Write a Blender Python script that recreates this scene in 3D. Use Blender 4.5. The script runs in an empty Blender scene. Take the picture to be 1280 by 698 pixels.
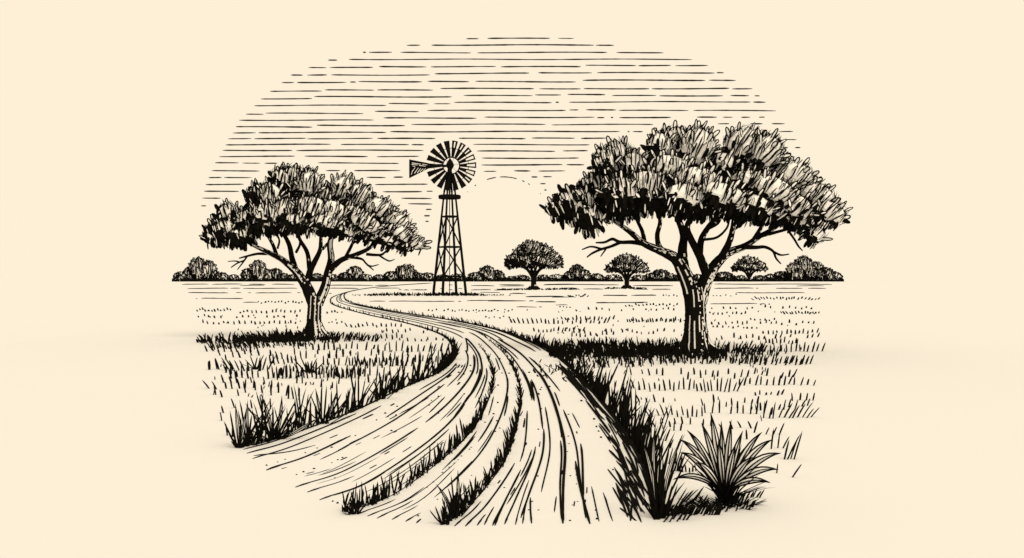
import bpy, math, random
import numpy as np
from mathutils import Vector

random.seed(11)
rng = np.random.default_rng(11)
C = bpy.context.scene.collection
S = bpy.context.scene

# ------------------------------------------------------------------ camera, sky, sun, exposure
CAM_H = 1.8
LENS = 35.0
F = LENS / 36.0 * 1280.0            # focal length in units of a 1280-wide picture
HOR = 349.0
cam_d = bpy.data.cameras.new('camera')
cam = bpy.data.objects.new('camera', cam_d)
C.objects.link(cam)
cam.location = (0, 0, CAM_H)
cam.rotation_euler = (math.radians(90), 0, 0)
cam_d.lens = LENS
cam_d.sensor_width = 36
cam_d.clip_end = 30000
cam_d.clip_start = 0.1
S.camera = cam

def lin(c):
    c = c / 255.0
    return c / 12.92 if c <= 0.04045 else ((c + 0.055) / 1.055) ** 2.4

SKY = (lin(254), lin(240), lin(215))          # flat cream overcast sky
w = bpy.data.worlds.new('World')
S.world = w
w.use_nodes = True
bg = w.node_tree.nodes['Background']
bg.inputs['Color'].default_value = (*SKY, 1)
bg.inputs['Strength'].default_value = 1.0

SUN_E = 1.5
SUN_EL = math.radians(50)
SUN_COL = (1.0, 0.90, 0.74)
sd = bpy.data.lights.new('sun_lamp', 'SUN')
sd.energy = SUN_E
sd.angle = math.radians(30)
sd.color = SUN_COL
so = bpy.data.objects.new('sun_lamp', sd)
C.objects.link(so)
# light comes from behind the camera's right shoulder
az = math.radians(36)
dirv = Vector((-math.sin(az) * math.cos(SUN_EL), math.cos(az) * math.cos(SUN_EL), -math.sin(SUN_EL)))
so.rotation_euler = dirv.to_track_quat('-Z', 'Y').to_euler()

S.view_settings.view_transform = 'Standard'
S.view_settings.look = 'None'
S.view_settings.exposure = 0.0
S.view_settings.gamma = 1.0

# ------------------------------------------------------------------ materials
def noise_mat(name, c1, c2, scale, rough=0.95, detail=3.0):
    m = bpy.data.materials.new(name)
    m.use_nodes = True
    nt = m.node_tree
    b = nt.nodes['Principled BSDF']
    b.inputs['Roughness'].default_value = rough
    b.inputs['Specular IOR Level'].default_value = 0.0
    tc = nt.nodes.new('ShaderNodeTexCoord')
    nz = nt.nodes.new('ShaderNodeTexNoise')
    nz.inputs['Scale'].default_value = scale
    nz.inputs['Detail'].default_value = detail
    mx = nt.nodes.new('ShaderNodeMix')
    mx.data_type = 'RGBA'
    mx.inputs[6].default_value = (*c1, 1)
    mx.inputs[7].default_value = (*c2, 1)
    nt.links.new(tc.outputs['Object'], nz.inputs['Vector'])
    nt.links.new(nz.outputs['Fac'], mx.inputs[0])
    nt.links.new(mx.outputs[2], b.inputs['Base Color'])
    return m

# pale earth: under the even sky plus the soft sun it comes out as bright as the sky
GA = [SKY[i] / (SKY[i] + SUN_E * SUN_COL[i] * math.sin(SUN_EL) / math.pi) for i in range(3)]
def k(c, f): return tuple(min(0.97, x * f) for x in c)
M_EARTH = noise_mat('pale_earth', k(GA, 0.992), k(GA, 1.008), 0.35)
M_ROAD = noise_mat('pale_road_dust', k(GA, 0.992), k(GA, 1.008), 1.7)
M_INK = noise_mat('black_blades', (0.004, 0.0035, 0.003), (0.010, 0.009, 0.007), 9.0)
M_RUT = noise_mat('black_rut_soil', (0.004, 0.0035, 0.003), (0.014, 0.012, 0.010), 14.0)
M_PALE = noise_mat('pale_leaf', (0.91, 0.90, 0.87), (0.95, 0.94, 0.91), 4.0)
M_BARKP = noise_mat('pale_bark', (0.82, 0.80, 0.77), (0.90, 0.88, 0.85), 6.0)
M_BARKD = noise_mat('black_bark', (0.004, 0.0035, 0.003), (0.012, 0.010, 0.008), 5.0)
M_IRON = noise_mat('black_iron', (0.004, 0.004, 0.0035), (0.010, 0.009, 0.008), 3.0)
M_TIN = noise_mat('pale_tin', (0.85, 0.83, 0.80), (0.93, 0.92, 0.89), 1.5)
M_STREAK = noise_mat('dark_cloud_streak', (0.008, 0.007, 0.005), (0.028, 0.024, 0.018), 0.02)
M_STONE = noise_mat('black_stone', (0.004, 0.004, 0.003), (0.012, 0.011, 0.010), 30.0)
m = bpy.data.materials.new('sun_glow')
m.use_nodes = True
nt = m.node_tree
nt.nodes.clear()
e = nt.nodes.new('ShaderNodeEmission')
e.inputs['Color'].default_value = (*SKY, 1)
o_ = nt.nodes.new('ShaderNodeOutputMaterial')
nt.links.new(e.outputs[0], o_.inputs[0])
M_SUN = m

# ------------------------------------------------------------------ helpers
def at(px, py, D):
    """world point seen at picture position (px, py) at distance D"""
    return np.array(((px - 640.0) / F * D, D, CAM_H - (py - HOR) / F * D))

def gd(py):
    return CAM_H * F / (py - HOR)

def ground(px, py):
    D = gd(py)
    p = at(px, py, D)
    p[2] = 0.0
    return p

class MB:
    """collects faces of several materials, built as ONE mesh object"""
    def __init__(self):
        self.v = []; self.f = []; self.m = []; self.n = 0
    def add(self, verts, faces, mats):
        b = self.n
        self.v.append(np.asarray(verts, dtype=float).reshape(-1, 3))
        self.n += len(self.v[-1])
        self.f.extend([tuple(i + b for i in f) for f in faces])
        if isinstance(mats, int):
            mats = [mats] * len(faces)
        self.m.extend(mats)
    def build(self, name, mats, parent=None, origin=None, smooth=False):
        me = bpy.data.meshes.new(name)
        V = np.concatenate(self.v)
        if origin is not None:
            V = V - np.asarray(origin)
        me.from_pydata(V.tolist(), [], self.f)
        for mm in mats:
            me.materials.append(mm)
        me.polygons.foreach_set('material_index', self.m)
        if smooth:
            me.polygons.foreach_set('use_smooth', [True] * len(self.f))
        me.update()
        o = bpy.data.objects.new(name, me)
        C.objects.link(o)
        if parent is not None:
            o.parent = parent
            # vertices were given in world space minus the parent's base
        elif origin is not None:
            o.location = tuple(origin)
        return o

def thing(name, label, cat, loc, group=None):
    o = bpy.data.objects.new(name, None)
    C.objects.link(o)
    o.location = tuple(loc)
    o.empty_display_size = 0.3
    o['label'] = label; o['category'] = cat
    if group: o['group'] = group
    return o

def tag(o, label=None, cat=None, group=None, kind=None):
    if label: o['label'] = label
    if cat: o['category'] = cat
    if group: o['group'] = group
    if kind: o['kind'] = kind
    return o

def catmull(P, n=6):
    P = [np.asarray(p, dtype=float) for p in P]
    if len(P) < 3:
        return [P[0] + (P[-1] - P[0]) * i / n for i in range(n + 1)]
    Q = [2 * P[0] - P[1]] + P + [2 * P[-1] - P[-2]]
    out = []
    for i in range(1, len(Q) - 2):
        for j in range(n):
            t = j / n
            a, b, c, d = Q[i - 1], Q[i], Q[i + 1], Q[i + 2]
            out.append(0.5 * (2 * b + (c - a) * t + (2 * a - 5 * b + 4 * c - d) * t * t + (3 * b - a - 3 * c + d) * t ** 3))
    out.append(P[-1])
    return out

def nrm(v):
    l = np.linalg.norm(v)
    return v / l if l > 1e-12 else v

def tube(mb, P, R, sides=6, mat=0, matf=None, caps=True):
    """sweep a round section along points P with radii R; matf(k, j, angle) picks a material"""
    P = [np.asarray(p, dtype=float) for p in P]
    n = len(P)
    verts = []
    up0 = np.array((0, 0, 1.0))
    x = None
    for i in range(n):
        d = nrm(P[min(i + 1, n - 1)] - P[max(i - 1, 0)])
        if x is None:
            ref = np.array((1.0, 0, 0)) if abs(d[0]) < 0.8 else np.array((0, 0, 1.0))
            x = nrm(ref - d * np.dot(ref, d))
        else:
            x = nrm(x - d * np.dot(x, d))
        y = np.cross(d, x)
        for j in range(sides):
            a = 2 * math.pi * j / sides
            verts.append(P[i] + R[i] * (math.cos(a) * x + math.sin(a) * y))
    faces = []; mats = []
    V = np.array(verts)
    for i in range(n - 1):
        for j in range(sides):
            j2 = (j + 1) % sides
            f = (i * sides + j, i * sides + j2, (i + 1) * sides + j2, (i + 1) * sides + j)
            faces.append(f)
            if matf:
                c = (V[f[0]] + V[f[1]] + V[f[2]] + V[f[3]]) / 4
                ax = (P[i] + P[i + 1]) / 2
                mats.append(matf(i, j, nrm(c - ax)))
            else:
                mats.append(mat)
    if caps:
        faces.append(tuple(range(sides - 1, -1, -1))); mats.append(mat)
        faces.append(tuple((n - 1) * sides + j for j in range(sides))); mats.append(mat)
    mb.add(verts, faces, mats)

def ink_line(mb, P, r, sides=5, rough=0.18, taper=True):
    """a slightly uneven low ridge following points P"""
    n = len(P)
    R = []
    for i in range(n):
        t = i / max(1, n - 1)
        q = 1.0
        if taper:
            q = min(1.0, 0.45 + (0.55 / max(1, taper)) * min(i, n - 1 - i))
        rr = r[i] if hasattr(r, '__len__') else r
        R.append(rr * q * (1 + random.uniform(-rough, rough)))
    tube(mb, P, R, sides)

def blade(mb, base, tip, bend, width, mat=0):
    """three-sided grass blade, curved from base to tip"""
    base = np.asarray(base, float); tip = np.asarray(tip, float)
    mid = (base + tip) / 2 + np.asarray(bend, float)
    a0 = random.uniform(0, 2.1)
    verts = []
    for t, ww in ((0, 0.85), (0.4, 1.0), (0.8, 0.72)):
        p = (1 - t) ** 2 * base + 2 * t * (1 - t) * mid + t * t * tip
        for j in range(3):
            a = a0 + j * 2.0944
            verts.append(p + np.array((math.cos(a), math.sin(a), 0)) * width * ww * 0.58)
    verts.append(tip)
    faces = []
    for i in (0, 1):
        for j in range(3):
            k2 = (j + 1) % 3
            faces.append((i * 3 + j, i * 3 + k2, i * 3 + 3 + k2, i * 3 + 3 + j))
    for j in range(3):
        faces.append((6 + j, 6 + (j + 1) % 3, 9))
    mb.add(verts, faces, mat)

def pblade(mb, px, py, dx, dy, wpx, curve=0.0, zoff=0.0):
    """blade rooted at the ground point seen at (px,py); dx,dy,wpx in picture units at that distance"""
    D = gd(py); s = D / F
    b = ground(px, py)
    b[2] = -0.02 * s * abs(dy) + zoff
    dep = random.uniform(-0.35, 0.35) * abs(dy) * s
    tip = b + np.array((dx * s, dep, dy * s))
    blade(mb, b, tip, np.array((curve * s, 0, abs(dy) * 0.08 * s)), wpx * s)

OT = np.array([0, .10, .32, .62, .86, .97, .97, .86, .62, .32, .10])
OU = np.array([0, .20, .40, .50, .37, .13, -.13, -.37, -.50, -.40, -.20])

def leaves(mb, P, Dr, N, L, W, rim, pale, bow=0.08, mid=None):
    """flat leaves with a dark margin; pale[i] picks a pale or black blade"""
    n = len(P)
    side = np.cross(N, Dr)
    side /= np.linalg.norm(side, axis=1, keepdims=True) + 1e-9
    nn = np.cross(Dr, side)
    K = len(OT)
    verts = np.zeros((n, 2 * K, 3))
    cen = 0.52
    for q in range(K):
        verts[:, q] = P + Dr * (OT[q] * L)[:, None] + side * (OU[q] * W)[:, None] - nn * (bow * L * (OT[q] - .3) ** 2)[:, None]
        ti = cen + (OT[q] - cen) * (1 - 2.2 * rim / L)
        ui = OU[q] * np.clip(1 - 2.0 * rim / W, 0.05, 1)
        verts[:, K + q] = P + Dr * (ti * L)[:, None] + side * (ui * W)[:, None] - nn * (bow * L * (ti - .3) ** 2)[:, None]
    fr = [(q, (q + 1) % K, K + (q + 1) % K, K + q) for q in range(K)]
    base = mb.n
    mb.v.append(verts.reshape(-1, 3)); mb.n += n * 2 * K
    for i in range(n):
        b = base + i * 2 * K
        if pale[i]:
            mb.f.extend([tuple(x + b for x in f) for f in fr])
            mb.m.extend([0] * K)
            mb.f.append(tuple(range(b + K, b + 2 * K))); mb.m.append(1)
        else:
            mb.f.append(tuple(range(b, b + K))); mb.m.append(0)

def even_dirs(n):
    """n directions spread evenly over the sphere, slightly shaken, in random order"""
    i = np.arange(n) + .5
    ph = np.arccos(1 - 2 * i / n); th = math.pi * (1 + 5 ** .5) * i + rng.uniform(0, 6.28)
    u = np.stack((np.cos(th) * np.sin(ph), np.sin(th) * np.sin(ph), np.cos(ph)), 1)
    q, _ = np.linalg.qr(rng.normal(size=(3, 3)))
    u = u @ q + rng.normal(scale=.55 / math.sqrt(n), size=(n, 3))
    return u / np.linalg.norm(u, axis=1, keepdims=True)

LITV = np.array((0.50, -0.12, 0.80)); LITV = LITV / np.linalg.norm(LITV)  # assumed light direction; foliage turned away from it is coloured black as shade
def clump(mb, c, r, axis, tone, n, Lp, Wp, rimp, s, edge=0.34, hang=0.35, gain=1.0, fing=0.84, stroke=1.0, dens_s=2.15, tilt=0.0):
    """one mass of foliage: a knobbly body painted pale on its lit side, carrying thin black blades that fan out from its
    foot, leaves coloured black as shade on the side away from LITV, and free-standing dark-rimmed leaf fingers round the outside.
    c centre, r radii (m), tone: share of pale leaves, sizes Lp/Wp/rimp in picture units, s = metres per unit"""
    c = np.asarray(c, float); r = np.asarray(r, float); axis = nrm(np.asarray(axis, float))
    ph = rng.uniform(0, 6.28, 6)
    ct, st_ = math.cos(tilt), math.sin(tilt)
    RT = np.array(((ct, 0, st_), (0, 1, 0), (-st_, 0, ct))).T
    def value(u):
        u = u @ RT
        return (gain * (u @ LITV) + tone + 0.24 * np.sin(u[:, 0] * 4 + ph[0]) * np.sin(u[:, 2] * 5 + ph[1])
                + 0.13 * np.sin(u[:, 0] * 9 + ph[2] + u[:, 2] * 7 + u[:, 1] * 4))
    # body
    nu, nvv = 30, 18
    U = []
    for i in range(nvv):
        th = math.pi * (i + 0.5) / nvv
        for j in range(nu):
            a = 2 * math.pi * (j + .5 * (i % 2)) / nu
            U.append((math.sin(th) * math.cos(a), math.sin(th) * math.sin(a), math.cos(th)))
    U = np.array(U)
    q = 0.86 * (1 + rng.uniform(-.03, .03, len(U)))
    V = c + (U * r * q[:, None]) @ RT
    fs = []
    for i in range(nvv - 1):
        for j in range(nu):
            fs.append((i * nu + j, i * nu + (j + 1) % nu, (i + 1) * nu + (j + 1) % nu, (i + 1) * nu + j))
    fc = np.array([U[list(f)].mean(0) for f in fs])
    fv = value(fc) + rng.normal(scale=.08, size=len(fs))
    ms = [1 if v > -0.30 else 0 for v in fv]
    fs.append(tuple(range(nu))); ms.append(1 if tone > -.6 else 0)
    fs.append(tuple((nvv - 1) * nu + j for j in range(nu))); ms.append(0)
    mb.add(V, fs, ms)
    # thin dark blades and black leaves over the body
    ns = int(n * dens_s)
    u = even_dirs(ns)
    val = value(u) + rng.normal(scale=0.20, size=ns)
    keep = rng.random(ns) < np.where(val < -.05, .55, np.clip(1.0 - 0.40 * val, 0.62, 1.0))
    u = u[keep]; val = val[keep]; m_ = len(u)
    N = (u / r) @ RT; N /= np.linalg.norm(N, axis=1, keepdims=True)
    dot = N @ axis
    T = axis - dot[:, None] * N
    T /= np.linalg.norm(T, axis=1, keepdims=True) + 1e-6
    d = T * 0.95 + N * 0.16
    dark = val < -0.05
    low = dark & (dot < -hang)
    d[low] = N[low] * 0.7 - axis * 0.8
    d += rng.normal(scale=0.10, size=(m_, 3))
    d /= np.linalg.norm(d, axis=1, keepdims=True)
    L = np.where(dark, 0.72, 1.0) * Lp * s * rng.uniform(0.6, 1.25, m_)
    W = np.where(dark, Wp * .85, rimp * 1.95 * stroke * np.clip(1.35 - .7 * val, .75, 1.7)) * s * rng.uniform(0.8, 1.25, m_)
    slit = dark & (rng.random(m_) < 0.30)
    P = c + (u * r * rng.uniform(0.92, 1.0, m_)[:, None]) @ RT - d * (L * 0.42)[:, None]
    W = np.where(slit, Wp * .62 * s, W)
    leaves(mb, P, d, N, L, W, np.full(m_, rimp * 1.0 * s), slit)
    # leaf fingers round the outside
    ne = int(n * edge)
    u = even_dirs(ne)
    P = c + (u * r * 0.93) @ RT
    N = (u / r) @ RT; N /= np.linalg.norm(N, axis=1, keepdims=True)
    d = N + 0.62 * axis * np.where(N @ axis < -0.3, -1.2, 1.0)[:, None] + rng.normal(scale=0.16, size=(ne, 3))
    d /= np.linalg.norm(d, axis=1, keepdims=True)
    yv = np.tile(np.array((0, -1.0, 0)), (ne, 1)) + rng.normal(scale=0.35, size=(ne, 3))
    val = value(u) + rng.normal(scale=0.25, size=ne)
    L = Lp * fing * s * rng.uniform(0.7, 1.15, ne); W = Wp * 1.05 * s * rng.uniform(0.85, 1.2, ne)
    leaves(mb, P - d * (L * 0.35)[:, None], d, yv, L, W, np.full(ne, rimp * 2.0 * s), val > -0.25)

def bent_leaf(mb, b, tip, sag, wd, rim, fill=True, rib=True):
    n = 9
    side0 = None
    top = []; midp = []
    b = np.asarray(b); tip = np.asarray(tip)
    ctl = (b + tip) / 2 + sag
    L = []; Rr = []; Li = []; Ri = []
    for i in range(n + 1):
        t = i / n
        p = (1 - t) ** 2 * b + 2 * t * (1 - t) * ctl + t * t * tip
        d = nrm(2 * (1 - t) * (ctl - b) + 2 * t * (tip - ctl))
        sd2 = nrm(np.cross(d, np.array((0.0, -1.0, .25))))
        wv = wd * (math.sin(math.pi * min(1, .09 + .91 * t))) * .5 + (0.0)
        wv = max(wv, wd * .03)
        nn = np.cross(sd2, d)
        if nn[1] > 0: nn = -nn
        fold = nn * wv * .35
        wi = max(0.0, wv - rim)
        L.append(p + sd2 * wv - fold); Rr.append(p - sd2 * wv - fold)
        Li.append(p + sd2 * wi - fold * (wi / wv)); Ri.append(p - sd2 * wi - fold * (wi / wv)); midp.append(p)
    verts = L + Li + midp + Ri + Rr
    N = n + 1
    fs = []; ms = []
    for i in range(n):
        for k2, mt in ((0, 0), (1, 1), (2, 1), (3, 0)):
            fs.append((k2 * N + i, k2 * N + i + 1, (k2 + 1) * N + i + 1, (k2 + 1) * N + i))
            ms.append(0 if (i == 0 or not fill) else mt)
    mb.add(verts, fs, ms)
    if not rib: return
    # midrib
    P = [m2 + np.array((0, -.4 * rim, 0)) for m2 in midp[:-1]]
    tube(mb, P, [rim * .72 * (1 - .65 * i / n) for i in range(len(P))], 4, 0)

# ------------------------------------------------------------------ setting: ground, road, sky
mb = MB()
mb.add([(-9000, -300, 0), (9000, -300, 0), (9000, 14000, 0), (-9000, 14000, 0)], [(0, 1, 2, 3)], 0)
tag(mb.build('ground', [M_EARTH]), 'flat pale earth plain reaching to the horizon', 'ground', kind='structure')

# the road: four matched edges (left verge, two grass strips, right verge), from near to far
E0 = [(297, 560), (350, 548), (440, 515), (500, 487), (550, 465), (569, 446), (565, 432), (552, 419), (513, 405.7), (460, 394), (420, 382.8), (413, 375.7), (420, 370), (446, 363), (486, 358), (539, 354.4)]
EA = [(430, 641), (490, 620), (556, 572), (596, 530), (616, 480), (612, 453), (600, 433), (579, 417), (535, 404.6), (472, 391.5), (428, 380.8), (419.5, 374.5), (426, 368.5), (450, 362.5), (489, 357.8), (540, 354.3)]
EB = [(552, 658), (586, 634), (630, 578), (647, 525), (650, 486), (637, 452), (618, 431), (594, 415), (546, 403), (478, 389.5), (433, 379.5), (424.5, 373.4), (429, 367.2), (452, 362.2), (490, 357.6), (540.5, 354.25)]
E1 = [(822, 650), (809, 590), (783.5, 542), (753, 503), (723, 469), (690, 441), (660, 426), (625, 413.5), (568, 401.5), (488, 389), (440, 379), (430.5, 372), (434, 366), (456, 361.8), (492, 357.4), (541, 354.2)]
US = [0.0, 0.34, 0.52, 1.0]
def road_pt(t, u):
    """picture position of the road point at station t (0 near .. 15 far), u across"""
    def cr(E, t):
        i = max(0, min(len(E) - 2, int(math.floor(t)))); q = t - i
        Q = lambda k2: np.array(E[max(0, min(len(E) - 1, k2))], float) if 0 <= k2 < len(E) else (2 * np.array(E[0], float) - np.array(E[1], float) if k2 < 0 else 2 * np.array(E[-1], float) - np.array(E[-2], float))
        a, b, c, d = Q(i - 1), Q(i), Q(i + 1), Q(i + 2)
        return 0.5 * (2 * b + (c - a) * q + (2 * a - 5 * b + 4 * c - d) * q * q + (3 * b - a - 3 * c + d) * q ** 3)
    P = [cr(E, t) for E in (E0, EA, EB, E1)]
    for i in range(3):
        if u <= US[i + 1] or i == 2:
            q = (u - US[i]) / (US[i + 1] - US[i])
            return P[i] * (1 - q) + P[i + 1] * q

mb = MB()
vs = []; fs = []
TS = [i * 0.25 for i in range(61)]; UU = [0, .1, .2, .34, .43, .52, .65, .8, 1.0]
for t in TS:
    for u in UU:
        p = road_pt(t, u); g = ground(p[0], p[1]); g[2] = -0.004 if (u in (0.0, 1.0) or t in (0.0, 15.0)) else 0.004; vs.append(g)
nu = len(UU)
for i in range(len(TS) - 1):
    for j in range(nu - 1):
        fs.append((i * nu + j, i * nu + j + 1, (i + 1) * nu + j + 1, (i + 1) * nu + j))
mb.add(vs, fs, 0)
tag(mb.build('road', [M_ROAD]), 'pale dirt road winding from the near ground to the horizon', 'road', kind='structure')

# wheel ruts: dark ridges of soil along the road
mb = MB()
def rut(u0, u1, t0, t1, w0):
    n = max(6, int(abs(t1 - t0) * 7))
    P = []; R = []
    for i in range(n + 1):
        q = i / n
        p = road_pt(t0 + (t1 - t0) * q, u0 + (u1 - u0) * q)
        g = ground(p[0], p[1]); s = g[1] / F
        px_w = w0 * (1.0 if p[1] > 420 else max(0.6, 1 - (420 - p[1]) / 100))
        g[2] = 0.3 * px_w * 0.5 * s
        P.append(g); R.append(0.68 * px_w * s)
    ink_line(mb, P, R, 5, 0.07)
# left track
for (u0, u1, t0, t1, ww) in [
    (0.0, 0.0, 0.1, 15, 2.0), (.012, .004, .05, 1.1, 1.8), (.03, .015, 0.0, 2.0, 2.0), (.055, .03, -.05, 2.4, 1.8), (.045, .07, .05, 1.2, 1.6),
    (.11, .09, -.12, 1.6, 2.6), (.12, .10, 1.3, 3.6, 2.0), (.085, .06, 2.2, 4.4, 1.8), (.14, .12, 3.8, 5.6, 1.6),
    (.20, .19, -.1, 2.3, 2.2), (.17, .17, .3, .9, 1.6), (.23, .225, -.05, 1.0, 2.0), (.19, .19, 2.5, 5.3, 2.2), (.27, .25, -.05, 3.3, 2.2),
    (.28, .27, 1.2, 2.6, 1.8), (.25, .26, 3.5, 6.6, 2.0), (.22, .22, 4.2, 6.2, 1.5), (.30, .29, 3.3, 4.6, 1.6),
    (.15, .16, 1.8, 2.6, 1.5), (.10, .11, 2.4, 3.1, 1.6), (.12, .25, 5.4, 6.6, 1.6), (.05, .04, 3.2, 4.6, 1.5),
    # between the grass strips
    (.365, .36, 0, .9, 2.0), (.385, .38, -.02, 1.3, 2.0), (.405, .395, -.05, .95, 2.0), (.43, .42, -.02, .8, 1.8), (.455, .45, -.02, .5, 1.8), (.475, .47, -.02, .2, 1.7),
    (.43, .44, 1.35, 4.4, 2.0), (.44, .43, 4.0, 7.0, 1.6), (.40, .41, 4.6, 5.2, 1.4),
    # right track
    (.55, .545, -.02, 1.1, 2.0), (.575, .57, -.04, 1.9, 2.2), (.60, .595, -.02, .5, 1.8), (.615, .60, .0, .8, 1.8), (.635, .61, -.04, 1.7, 2.2), (.64, .615, -.04, 1.3, 2.0),
    (.59, .57, 1.9, 3.2, 1.8), (.60, .56, 3.5, 6.0, 1.8), (.66, .635, 0, 2.2, 2.0), (.685, .66, -.03, 1.4, 1.6), (.69, .665, 0.2, 2.6, 2.2), (.70, .68, 0, 1.0, 1.6),
    (.72, .69, 0, .9, 2.2), (.715, .68, 1.0, 3.2, 1.8), (.66, .63, 2.6, 4.2, 2.0), (.79, .72, -.03, 4.4, 3.0), (.785, .74, 0.1, 2.2, 2.2), (.765, .76, .3, .8, 1.7),
    (.85, .80, -.06, 1.6, 2.8), (.84, .78, .1, 3.0, 2.0), (.83, .82, .6, 2.0, 2.4), (.87, .85, 0, .9, 1.6), (.90, .88, 0, .7, 1.6), (.72, .66, 4.2, 6.3, 2.2),
    (.80, .74, 3.6, 5.0, 1.8), (.86, .80, 5.2, 7.2, 1.8), (.62, .56, 5.0, 7.4, 1.6), (.70, .70, 6.2, 8.6, 1.6), (.84, .82, 6.4, 8.0, 1.5), (.55, .55, 6.6, 8.0, 1.4),
    (.35, .40, 7.0, 11.6, 1.5), (.66, .62, 8.4, 12.4, 1.4), (.22, .2, 6.6, 9.4, 1.4), (.84, .8, 8.2, 10, 1.2), (.5, .45, 7.4, 9.6, 1.2), (.5, .5, 10.2, 12, 1.2),
    (1.0, 1.0, 4.6, 12.3, 2.0), (.97, .98, 5.0, 8.0, 1.6), (.93, .95, 5.2, 7.0, 1.4)]:
    rut(u0, u1, t0, t1, ww)
# crumbling bank on the right-hand side: many strokes running down along the verge
for i in range(46):
    t0 = random.uniform(-0.05, 3.6)
    u0 = random.uniform(.925, .995)
    rut(u0, u0 + random.uniform(-.03, .008), t0, t0 + random.uniform(.35, 1.1), random.uniform(1.5, 2.8))
for i in range(26):
    t0 = random.uniform(-0.02, 0.8); u0 = random.uniform(.92, 1.0)
    rut(u0, u0 - random.uniform(.01, .035), t0, t0 + random.uniform(.3, .8), random.uniform(1.6, 2.6))
for i in range(5):
    rut(.992 + .003 * i, .992 + .003 * i, 0.0, 5.2, 2.6)
# short broken scratches
for i in range(40):
    u0 = random.choice([random.uniform(.03, .33), random.uniform(.05, .33), random.uniform(.36, .5), random.uniform(.54, .9)])
    t0 = random.uniform(-.05, 3.6)
    rut(u0, u0 + random.uniform(-.012, .004), t0, t0 + random.uniform(.4, 1.3), random.uniform(1.2, 1.9))
for i in range(44):
    u0 = random.choice([random.uniform(.04, .32), random.uniform(.54, .88)])
    t0 = random.uniform(0.1, 4.5)
    rut(u0, u0, t0, t0 + random.uniform(.06, .22), random.uniform(1.3, 1.9))
tag(mb.build('road_ruts', [M_RUT]), 'black wheel ruts and scratches running along the pale dirt road', 'road ruts', kind='structure')

# sky: long dark streaks of cloud far behind the plain
DS = 1500.0
KX = 1 / 3.1725
def LZ(Y, *seg):   # as read in two enlargements of the sky
    return [(240 + a * KX, 240 + b * KX, 30 + Y * KX) for a, b in seg]
def RZ(Y, *seg):
    return [(620 + a * KX, 620 + b * KX, 30 + Y * KX) for a, b in seg]
def GZ(Y, *seg):
    return [(220 + a / 3.765, 220 + b / 3.765, 180 + Y / 3.765) for a, b in seg]
JOIN = 1206
streaks = []
streaks += LZ(60, (1088, 1137)) + LZ(58, (1172, 1419), (1452, 1514))
streaks += LZ(85, (852, 905)) + LZ(84, (950, 1594), (1601, 1673))
streaks += LZ(114, (678, 690), (702, 793), (827, 1106), (1132, 1646), (1683, 1870))
streaks += LZ(143, (540, 576)) + LZ(141, (622, 1984))
streaks += LZ(174, (462, 533), (546, 717)) + LZ(170, (742, 930), (947, 1205), (1225, 1542)) + RZ(165, (355, 556), (564, 694), (711, 840))
streaks += LZ(203, (392, 440), (457, 535), (552, 943)) + LZ(197, (963, 1337)) + RZ(194, (168, 380), (401, 868), (875, 903))
streaks += LZ(232, (356, 405), (417, 612), (627, 650)) + LZ(229, (660, 912), (935, 1098), (1124, 1522)) + RZ(224, (344, 830), (845, 950))
streaks += LZ(268, (310, 515)) + LZ(263, (527, 722), (735, 955)) + LZ(257, (985, 1356)) + RZ(257, (172, 336), (348, 608), (617, 925), (937, 1016))
streaks += LZ(297, (273, 475)) + LZ(289, (485, 1030)) + LZ(285, (1077, 1351)) + RZ(281, (155, 258), (284, 433)) + RZ(285, (460, 636), (648, 900), (930, 1004), (1025, 1046))
streaks += LZ(324, (247, 770)) + LZ(316, (780, 938), (960, 1025)) + LZ(312, (1040, 1426)) + RZ(310, (236, 250), (290, 1010), (1020, 1069))
streaks += LZ(359, (214, 283)) + LZ(355, (291, 680)) + LZ(348, (725, 900)) + LZ(344, (933, 1482)) + RZ(342, (290, 327), (357, 477)) + RZ(344, (487, 763), (783, 1110))
streaks += LZ(382, (187, 720)) + LZ(374, (760, 1128)) + LZ(371, (1160, 1596)) + RZ(371, (400, 430), (455, 465), (489, 694)) + RZ(371, (797, 876), (900, 938), (972, 1008), (1043, 1066))
streaks += LZ(409, (174, 477)) + LZ(403, (495, 845)) + LZ(398, (870, 1402)) + RZ(400, (220, 623)) + RZ(397, (880, 925), (1008, 1057), (1093, 1145))
streaks += LZ(433, (162, 253)) + LZ(431, (264, 770)) + LZ(428, (785, 1696)) + RZ(428, (522, 530), (542, 582), (1120, 1178))
streaks += LZ(455, (143, 236), (247, 452), (457, 717), (735, 965), (1058, 1323)) + RZ(454, (142, 312), (337, 438)) + RZ(460, (1146, 1192))
streaks += LZ(479, (134, 550), (590, 860), (870, 920), (1115, 1576)) + RZ(492, (1138, 1158), (1186, 1207))
streaks += LZ(502, (121, 398), (414, 918)) + LZ(505, (1130, 1439)) + RZ(503, (265, 364))
streaks += LZ(526, (108, 408), (447, 697), (733, 900)) + LZ(533, (1150, 1534))
streaks += LZ(552, (92, 185), (200, 270), (288, 338), (500, 820)) + LZ(559, (1148, 1469)) + RZ(558, (280, 350))
streaks += LZ(583, (78, 268), (530, 588), (643, 826)) + LZ(586, (1157, 1207)) + RZ(583, (72, 137), (168, 275))
streaks += LZ(609, (66, 118), (127, 237), (692, 768), (798, 838)) + RZ(607, (140, 165), (187, 222))
streaks += LZ(637, (54, 206), (727, 934)) + RZ(635, (175, 197))
streaks += LZ(665, (49, 186), (757, 912), (930, 955)) + RZ(659, (191, 201))
streaks += LZ(692, (41, 113), (830, 950)) + GZ(293, (118, 143)) + GZ(283, (1093, 1207)) + GZ(310, (1175, 1204)) + GZ(340, (1167, 1195)) + GZ(366, (1173, 1190))
mb = MB()
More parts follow.
